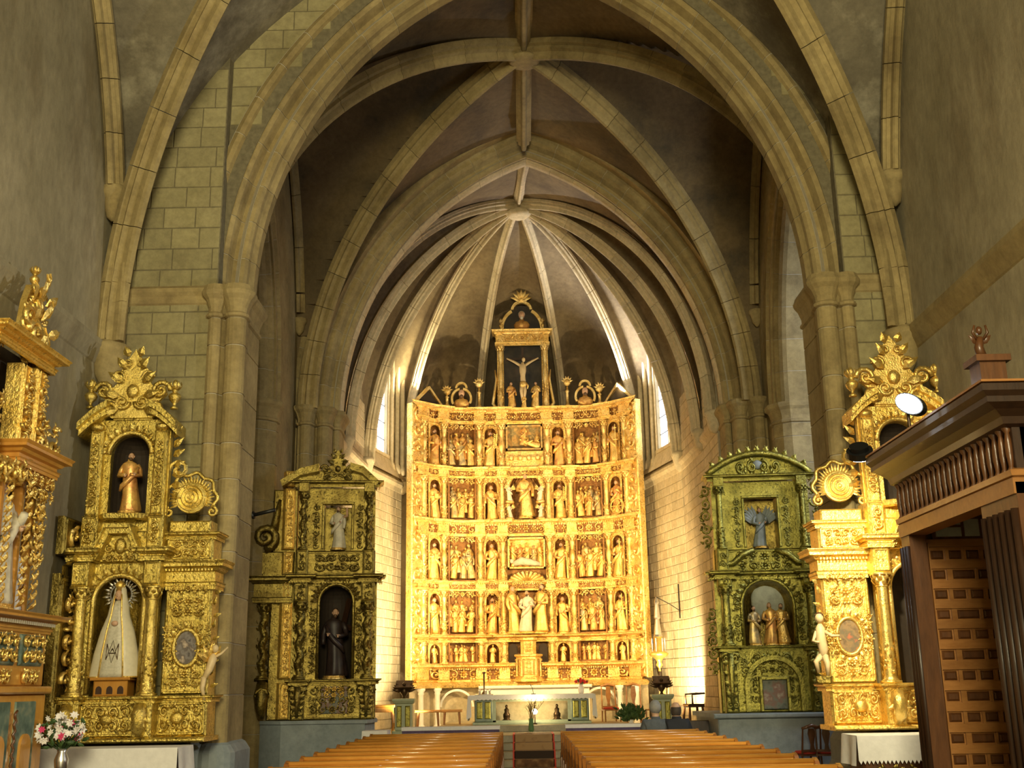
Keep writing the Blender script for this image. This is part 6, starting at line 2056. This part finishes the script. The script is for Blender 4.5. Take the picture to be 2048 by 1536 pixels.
# green lecterns with bronze eagles
for x, lab in ((-2.97, 'left'), (3.12, 'right')):
    t = empty('lectern', (x, 27.6, .62), 0, f'pale green pedestal lectern with dark bronze eagle, {lab} of the sanctuary', 'lectern')
    mk('base', MB().cbox(-.26, .26, -.22, .22, 0, .1, .02), M['greenp'], t)
    mk('shaft', MB().cbox(-.2, .2, -.17, .17, .1, .72, .02), M['greenp'], t)
    for q in (-.1, .1):
        mk('gilt_panel', MB().cbox(q - .06, q + .06, -.19, -.165, .18, .66, .02), M['goldg'], t)
    mk('cap', MB().mold([(-.2, .17), (-.2, -.17), (.2, -.17), (.2, .17)], [(0, .70), (.03, .72), (.06, .78), (.06, .82), (-.2, .83)]), M['greenp'], t)
    eg = MB().lathe([(.05, 0), (.03, .05), (.1, .14), (.08, .24), (.03, .3)], 10, (0, .02, .82)).ball((0, -.03, 1.15), (.045, .06, .045), 8, 6)
    for s in (-1, 1):
        for j in range(4):
            leaf(eg, s * .05, 1.0, PI / 2 - s * (.7 + .25 * j), .24, .05, .02)
    mk('eagle', eg, M['bronze'], t, True)
    mk('book_rest', MB().add([(-.2, -.14, 1.08), (.2, -.14, 1.08), (.2, .1, 1.24), (-.2, .1, 1.24), (-.2, -.12, 1.05), (.2, -.12, 1.05), (.2, .12, 1.21), (-.2, .12, 1.21)], [(0, 1, 2, 3), (5, 4, 7, 6), (0, 4, 5, 1), (3, 2, 6, 7), (0, 3, 7, 4), (1, 5, 6, 2)]), M['bronze'], t)
# chairs
def chair(loc, rz, label, wood_, h=1.05):
    t = empty('wooden_chair', loc, rz, label, 'chair', 'red-seated wooden chairs')
    for sx in (-1, 1):
        mk('leg', MB().tube([(sx * .19, -.19, 0), (sx * .2, -.2, .44)], [.016, .022], 6), wood_, t)
        mk('leg', MB().tube([(sx * .18, .22, 0), (sx * .18, .18, .46), (sx * .17, .25, h)], [.016, .02, .016], 6), wood_, t)
    mk('seat', MB().cbox(-.22, .22, -.22, .2, .43, .46, .01), wood_, t)
    mk('seat_pad', MB().lathe([(.19, 0), (.21, .02), (.18, .05), (.02, .06)], 16, (0, -.01, .46)), M['red'], t, True)
    mk('crest_rail', MB().tube([(-.19, .25, h - .03), (0, .25, h + .02), (.19, .25, h - .03)], [.022, .035, .022], 6), wood_, t, True)
    mk('splat', MB().prism([(-.05, .5), (.05, .5), (.03, .62), (.07, .8), (.05, h - .03), (-.05, h - .03), (-.07, .8), (-.03, .62)], .215, .235), wood_, t)
    mk('back_rail', MB().box(-.18, .18, .19, .215, .5, .54), wood_, t)
    return t
chair((2.05, 29.5, .62), rad(10), 'light wooden chair with red seat standing nearest the high altar', M['oak'])
chair((2.62, 29.6, .62), rad(-10), 'light wooden chair with red seat behind the green plant', M['oak'])
chair((3.15, 28.9, .62), rad(-60), 'light wooden chair with red seat half hidden by the right lectern', M['oak'])
chair((4.78, 20.75, 0), rad(196), 'dark wooden chair with vase-shaped splat before the blue-grey plinth, left of two', M['walnut'], .92)
chair((5.16, 20.7, 0), rad(160), 'dark wooden chair beside the plinth nearest the golden altarpiece', M['walnut'], .92)
# benches and tables on the left of the sanctuary
for x, lab in ((-2.55, 'longer'), (-1.95, 'shorter')):
    t = empty('low_bench', (x, 29.4, .62), 0, f'{lab} light wooden stool by the left columns of the sanctuary', 'stool')
    w2 = .32 if lab == 'longer' else .26
    mk('top', MB().cbox(-w2, w2, -.18, .18, .46, .52, .015), M['orange'], t)
    for sx in (-1, 1):
        for sy in (-1, 1):
            mk('leg', MB().tube([(sx * (w2 - .05), sy * .13, 0), (sx * (w2 - .08), sy * .13, .46)], [.016, .024], 6), M['oak'], t)
t = empty('console_table', (-3.62, 28.6, .62), rad(8), 'orange wooden console table against the left sanctuary wall', 'table')
mk('top', MB().cbox(-.32, .32, -.2, .2, .62, .68, .015), M['orange'], t)
mk('apron', MB().cbox(-.29, .29, -.17, .17, .5, .62, .01), M['orange'], t)
for sx in (-1, 1):
    for sy in (-1, 1):
        mk('leg', MB().tube([(sx * .26, sy * .14, 0), (sx * .3, sy * .16, .25), (sx * .26, sy * .14, .5)], [.02, .03, .035], 6), M['orange'], t)
t = empty('side_table', (-2.78, 20.9, 0), 0, 'small table under a white cloth at the foot of the twisted-column altarpiece', 'table')
mk('top', MB().cbox(-.2, .2, -.25, .25, .92, .96, .01), M['oak'], t)
for sx in (-1, 1):
    for sy in (-1, 1):
        mk('leg', MB().box(sx * .16 - .02, sx * .16 + .02, sy * .2 - .02, sy * .2 + .02, 0, .92), M['oak'], t)
c = empty('table_cloth', (-2.78, 20.9, .96), 0, 'white cloth draped over the small table by the twisted-column altarpiece', 'cloth')
mk('top_cloth', MB().box(-.22, .22, -.27, .27, .0, .01), M['white'], c)
mk('hanging_fall', MB().mold([(-.22, .27), (-.22, -.27), (.22, -.27), (.22, .27)], [(0, .008), (.005, -.1), (.03, -.3)]), M['white'], c)
t = empty('prie_dieu', (3.95, 28.3, .62), rad(-80), 'dark carved stool by the right sanctuary wall', 'stool')
mk('seat', MB().cbox(-.24, .24, -.2, .2, .5, .58, .03), M['walnutd'], t)
for sx in (-1, 1):
    for sy in (-1, 1):
        mk('leg', MB().tube([(sx * .2, sy * .16, 0), (sx * .24, sy * .18, .25), (sx * .2, sy * .16, .5)], [.02, .035, .03], 6), M['walnut'], t)
mk('arms', MB().tube([(-.26, -.1, .58), (-.26, -.1, .8), (-.26, .2, .82), (.26, .2, .82), (.26, -.1, .8), (.26, -.1, .58)], .025, 6), M['walnutd'], t, True)
t = empty('dark_bench', (3.35, 22.3, 0), 0, 'low dark wooden bench between the people and the blue-grey plinth', 'bench')
mk('back', MB().cbox(-.45, .45, .0, .05, .3, 1.0, .01), M['walnutd'], t)
mk('seat', MB().cbox(-.45, .45, -.4, .0, .42, .46, .01), M['walnutd'], t)
for sx in (-1, 1):
    mk('end_panel', MB().box(sx * .45 - .02, sx * .45 + .02, -.4, .05, 0, .9), M['walnutd'], t)
# hanging silver lantern with wall bracket
t = empty('hanging_lantern', (3.5, 31.0, 2.0), 0, 'tall ornate silver lantern hung from a bracket on the right apse wall', 'lantern')
mk('spire', MB().lathe([(.02, 1.95), (.07, 1.8), (.05, 1.75), (.09, 1.4), (.06, 1.36), (.11, .95), (.13, .9)], 8), M['silver'], t)
mk('body', MB().lathe([(.12, .9), (.13, .55), (.2, .5), (.26, .46), (.24, .40), (.12, .34), (.06, .24), (.1, .16), (.03, .08), (.04, 0)], 12), M['goldc'], t, True)
for k in range(6):
    a = 2 * PI * k / 6
    mk('pinnacle', MB().lathe([(.02, 0), (.025, .2), (.008, .36)], 6, (.17 * math.cos(a), .17 * math.sin(a), .5)), M['silver'], t)
mk('bracket', MB().tube([(0, 0, 1.95), (.3, -.3, 1.75), (.55, -.5, 1.55)], .012, 5).tube([(.55, -.5, 1.35), (.55, -.5, 2.25)], .02, 5), M['black'], t)
t = empty('wall_plaque', (3.66, 32.0, 1.9), rad(-104), 'small dark framed plaque low on the right apse wall', 'plaque')
mk('frame', MB().cbox(-.17, .17, -.04, .0, -.13, .13, .02), M['walnutd'], t)
mk('face', MB().cbox(-.11, .11, -.05, -.03, -.08, .08, .01), M['bronze'], t)
# small brackets: putto on the right altarpiece side, scroll arm on the left one, pipe on the pier
t = empty('putto', (3.72, 15.0, 1.95), rad(-20), 'small pinkish carved putto holding a branch beside the floodlit golden altarpiece', 'statuette')
pb = MB().tube([(0, 0, .0), (.02, -.02, .14), (0, -.03, .26), (0, -.02, .40), (0, -.02, .46)], [.05, .06, .065, .06, .025], 8)
pb.tube([(-.02, -.02, .05), (-.08, -.08, -.02), (-.06, -.04, -.16)], [.045, .035, .022], 6).tube([(.03, -.02, .05), (.06, -.08, -.05), (.05, -.05, -.2)], [.045, .035, .022], 6)
pb.tube([(.05, -.02, .36), (.14, -.06, .3), (.24, -.05, .3)], [.025, .02, .014], 6).tube([(-.05, -.02, .36), (-.1, -.05, .24), (-.02, -.1, .22)], [.025, .02, .014], 6)
pb.ball((0, -.03, .53), (.055, .06, .065), 10, 8)
mk('body', pb, M['pale'], t, True)
mk('hair', MB().ball((0, -.01, .56), (.06, .06, .05), 8, 6), M['hair'], t, True)
mk('perch', MB().cbox(-.1, .1, -.1, .12, -.3, -.2, .02), M['goldd'], t)
t = empty('angel_bracket', (-4.30, 15.05, 1.85), rad(30), 'small gilded flying angel bracket on the outer edge of the Virgin altarpiece', 'statuette')
ab_ = MB().tube([(0, 0, 0), (.06, -.02, .12), (.1, -.03, .26), (.1, -.03, .32)], [.03, .05, .055, .02], 8).ball((.12, -.04, .38), (.045, .05, .055), 8, 6)
ab_.tube([(.1, -.03, .26), (.2, -.06, .32), (.28, -.05, .40)], [.022, .018, .012], 6).tube([(0, 0, .02), (-.02, -.02, -.12), (.02, 0, -.26)], [.04, .03, .015], 6)
mk('body', ab_, M['pale'], t, True)
wv_ = MB()
for j in range(4):
    leaf(wv_, .08, .22, rad(60 + 30 * j), .24, .05, .03)
mk('wing', wv_, M['goldc'], t)
t = empty('pipe_bracket', (-4.18, 16.9, 4.25), rad(0), 'short dark metal pipe sticking out from the left pier', 'bracket')
mk('pipe', MB().tube([(-.02, 0, 0), (.34, -.1, .06)], .028, 8), M['black'], t, True)
mk('flange', MB().tube([(-.02, 0, 0), (.01, -.01, .005)], .06, 8), M['black'], t, True)

# ------------------------------------------------------------------ two people seated in the front pew
def skinmesh(name, verts, edges, rads, mat, parent, root=0, lev=2):
    me = bpy.data.meshes.new('mesh')
    me.from_pydata(verts, edges, [])
    me.materials.append(mat)
    o = ob(name, me, parent)
    md = o.modifiers.new('skin', 'SKIN')
    for i, r in enumerate(rads):
        me.skin_vertices[0].data[i].radius = (r, r) if np.isscalar(r) else r
    me.skin_vertices[0].data[root].use_root = True
    s = o.modifiers.new('sub', 'SUBSURF')
    s.levels = s.render_levels = lev
    md.use_smooth_shade = True
    return o
def person(loc, rz, label, jacket, hairm, bald, h=1.0, lean=0):
    t = empty('person', loc, rz, label, 'person')
    # sits facing +y; the seat top is at z .46
    V = [(0, .02, .56), (0, .0, .74), (0, .0, .94), (lean * .5, .02, 1.06), (lean, .05, 1.13), (lean, .065, 1.22), (lean, .07, 1.31),
         (-.17, .02, 1.02), (-.22, .02, .80), (-.14, .22, .64), (-.06, .30, .62), (.17, .02, 1.02), (.22, .02, .80), (.14, .22, .64), (.06, .30, .62),
         (-.10, .06, .54), (-.11, .44, .55), (-.11, .46, .10), (-.11, .60, .05), (.10, .06, .54), (.11, .44, .55), (.11, .46, .10), (.11, .60, .05), (lean, .065, 1.37)]
    E = [(6, 23), (0, 1), (1, 2), (2, 3), (3, 4), (4, 5), (5, 6), (2, 7), (7, 8), (8, 9), (9, 10), (2, 11), (11, 12), (12, 13), (13, 14), (0, 15), (15, 16), (16, 17), (17, 18), (0, 19), (19, 20), (20, 21), (21, 22)]
    Rr = [.13, .13, .14, .07, .055, (.085, .10), (.085, .10), .065, .052, .04, .035, .065, .052, .04, .035, .085, .065, .045, .04, .085, .065, .045, .04, .05]
    skinmesh('body', V, E, Rr, M['flesh'], t)
    up = [0, 1, 2, 3, 7, 8, 9, 11, 12, 13]
    mp = {k: i for i, k in enumerate(up)}
    JV = [V[k] for k in up]
    JE = [(mp[a], mp[b]) for a, b in E if a in mp and b in mp]
    JR = [(.185, .15), (.185, .15), (.185, .145), .10, .095, .078, .062, .095, .078, .062]
    skinmesh('jacket', JV, JE, JR, jacket, t)
    mk('collar', MB().lathe([(.085, 0), (.095, .03), (.08, .07)], 14, (lean * .8, .035, 1.06)), jacket, t, True)
    lg = [0, 15, 16, 17, 19, 20, 21]
    mp = {k: i for i, k in enumerate(lg)}
    skinmesh('trousers', [V[k] for k in lg], [(mp[a], mp[b]) for a, b in E if a in mp and b in mp], [.15, .1, .085, .06, .1, .085, .06], M['black'], t)
    for s in (-1, 1):
        mk('shoe', MB().ball((s * .11, .56, .045), (.05, .13, .045), 10, 6), M['black'], t, True)
        mk('ear', MB().ball((lean + s * .085, .07, 1.27), (.012, .022, .032), 6, 5), M['flesh'], t, True)
    if bald:
        mk('hair', MB().grid([[(lean + .092 * math.cos(a) * q, .065 + .10 * math.sin(a) * q, z) for a in np.linspace(rad(150), rad(390), 16)] for q, z in ((.8, 1.14), (.98, 1.18), (1.04, 1.23), (.98, 1.285))]), hairm, t, True)
    else:
        mk('hair', MB().ball((lean, .05, 1.29), (.108, .118, .125), 14, 9), hairm, t, True)
    mk('nose', MB().ball((lean, .165, 1.25), (.015, .02, .02), 6, 5), M['flesh'], t, True)
    return t
M['greyj'] = flat('grey_jacket', (.10, .115, .13), .8, var=.15)
M['darkj'] = flat('dark_navy_jacket', (.018, .02, .028), .8, var=.15)
M['greyh'] = flat('grey_hair', (.32, .32, .31), .7, var=.15)
M['darkh'] = flat('dark_hair', (.06, .045, .035), .7, var=.15)
person((2.14, 20.60, 0), rad(8), 'seated person with grey hair and grey jacket in the front right pew', M['greyj'], M['greyh'], False, lean=.03)
person((2.53, 20.60, 0), rad(3), 'seated balding person in a dark jacket at the front right pew', M['darkj'], M['darkh'], True)
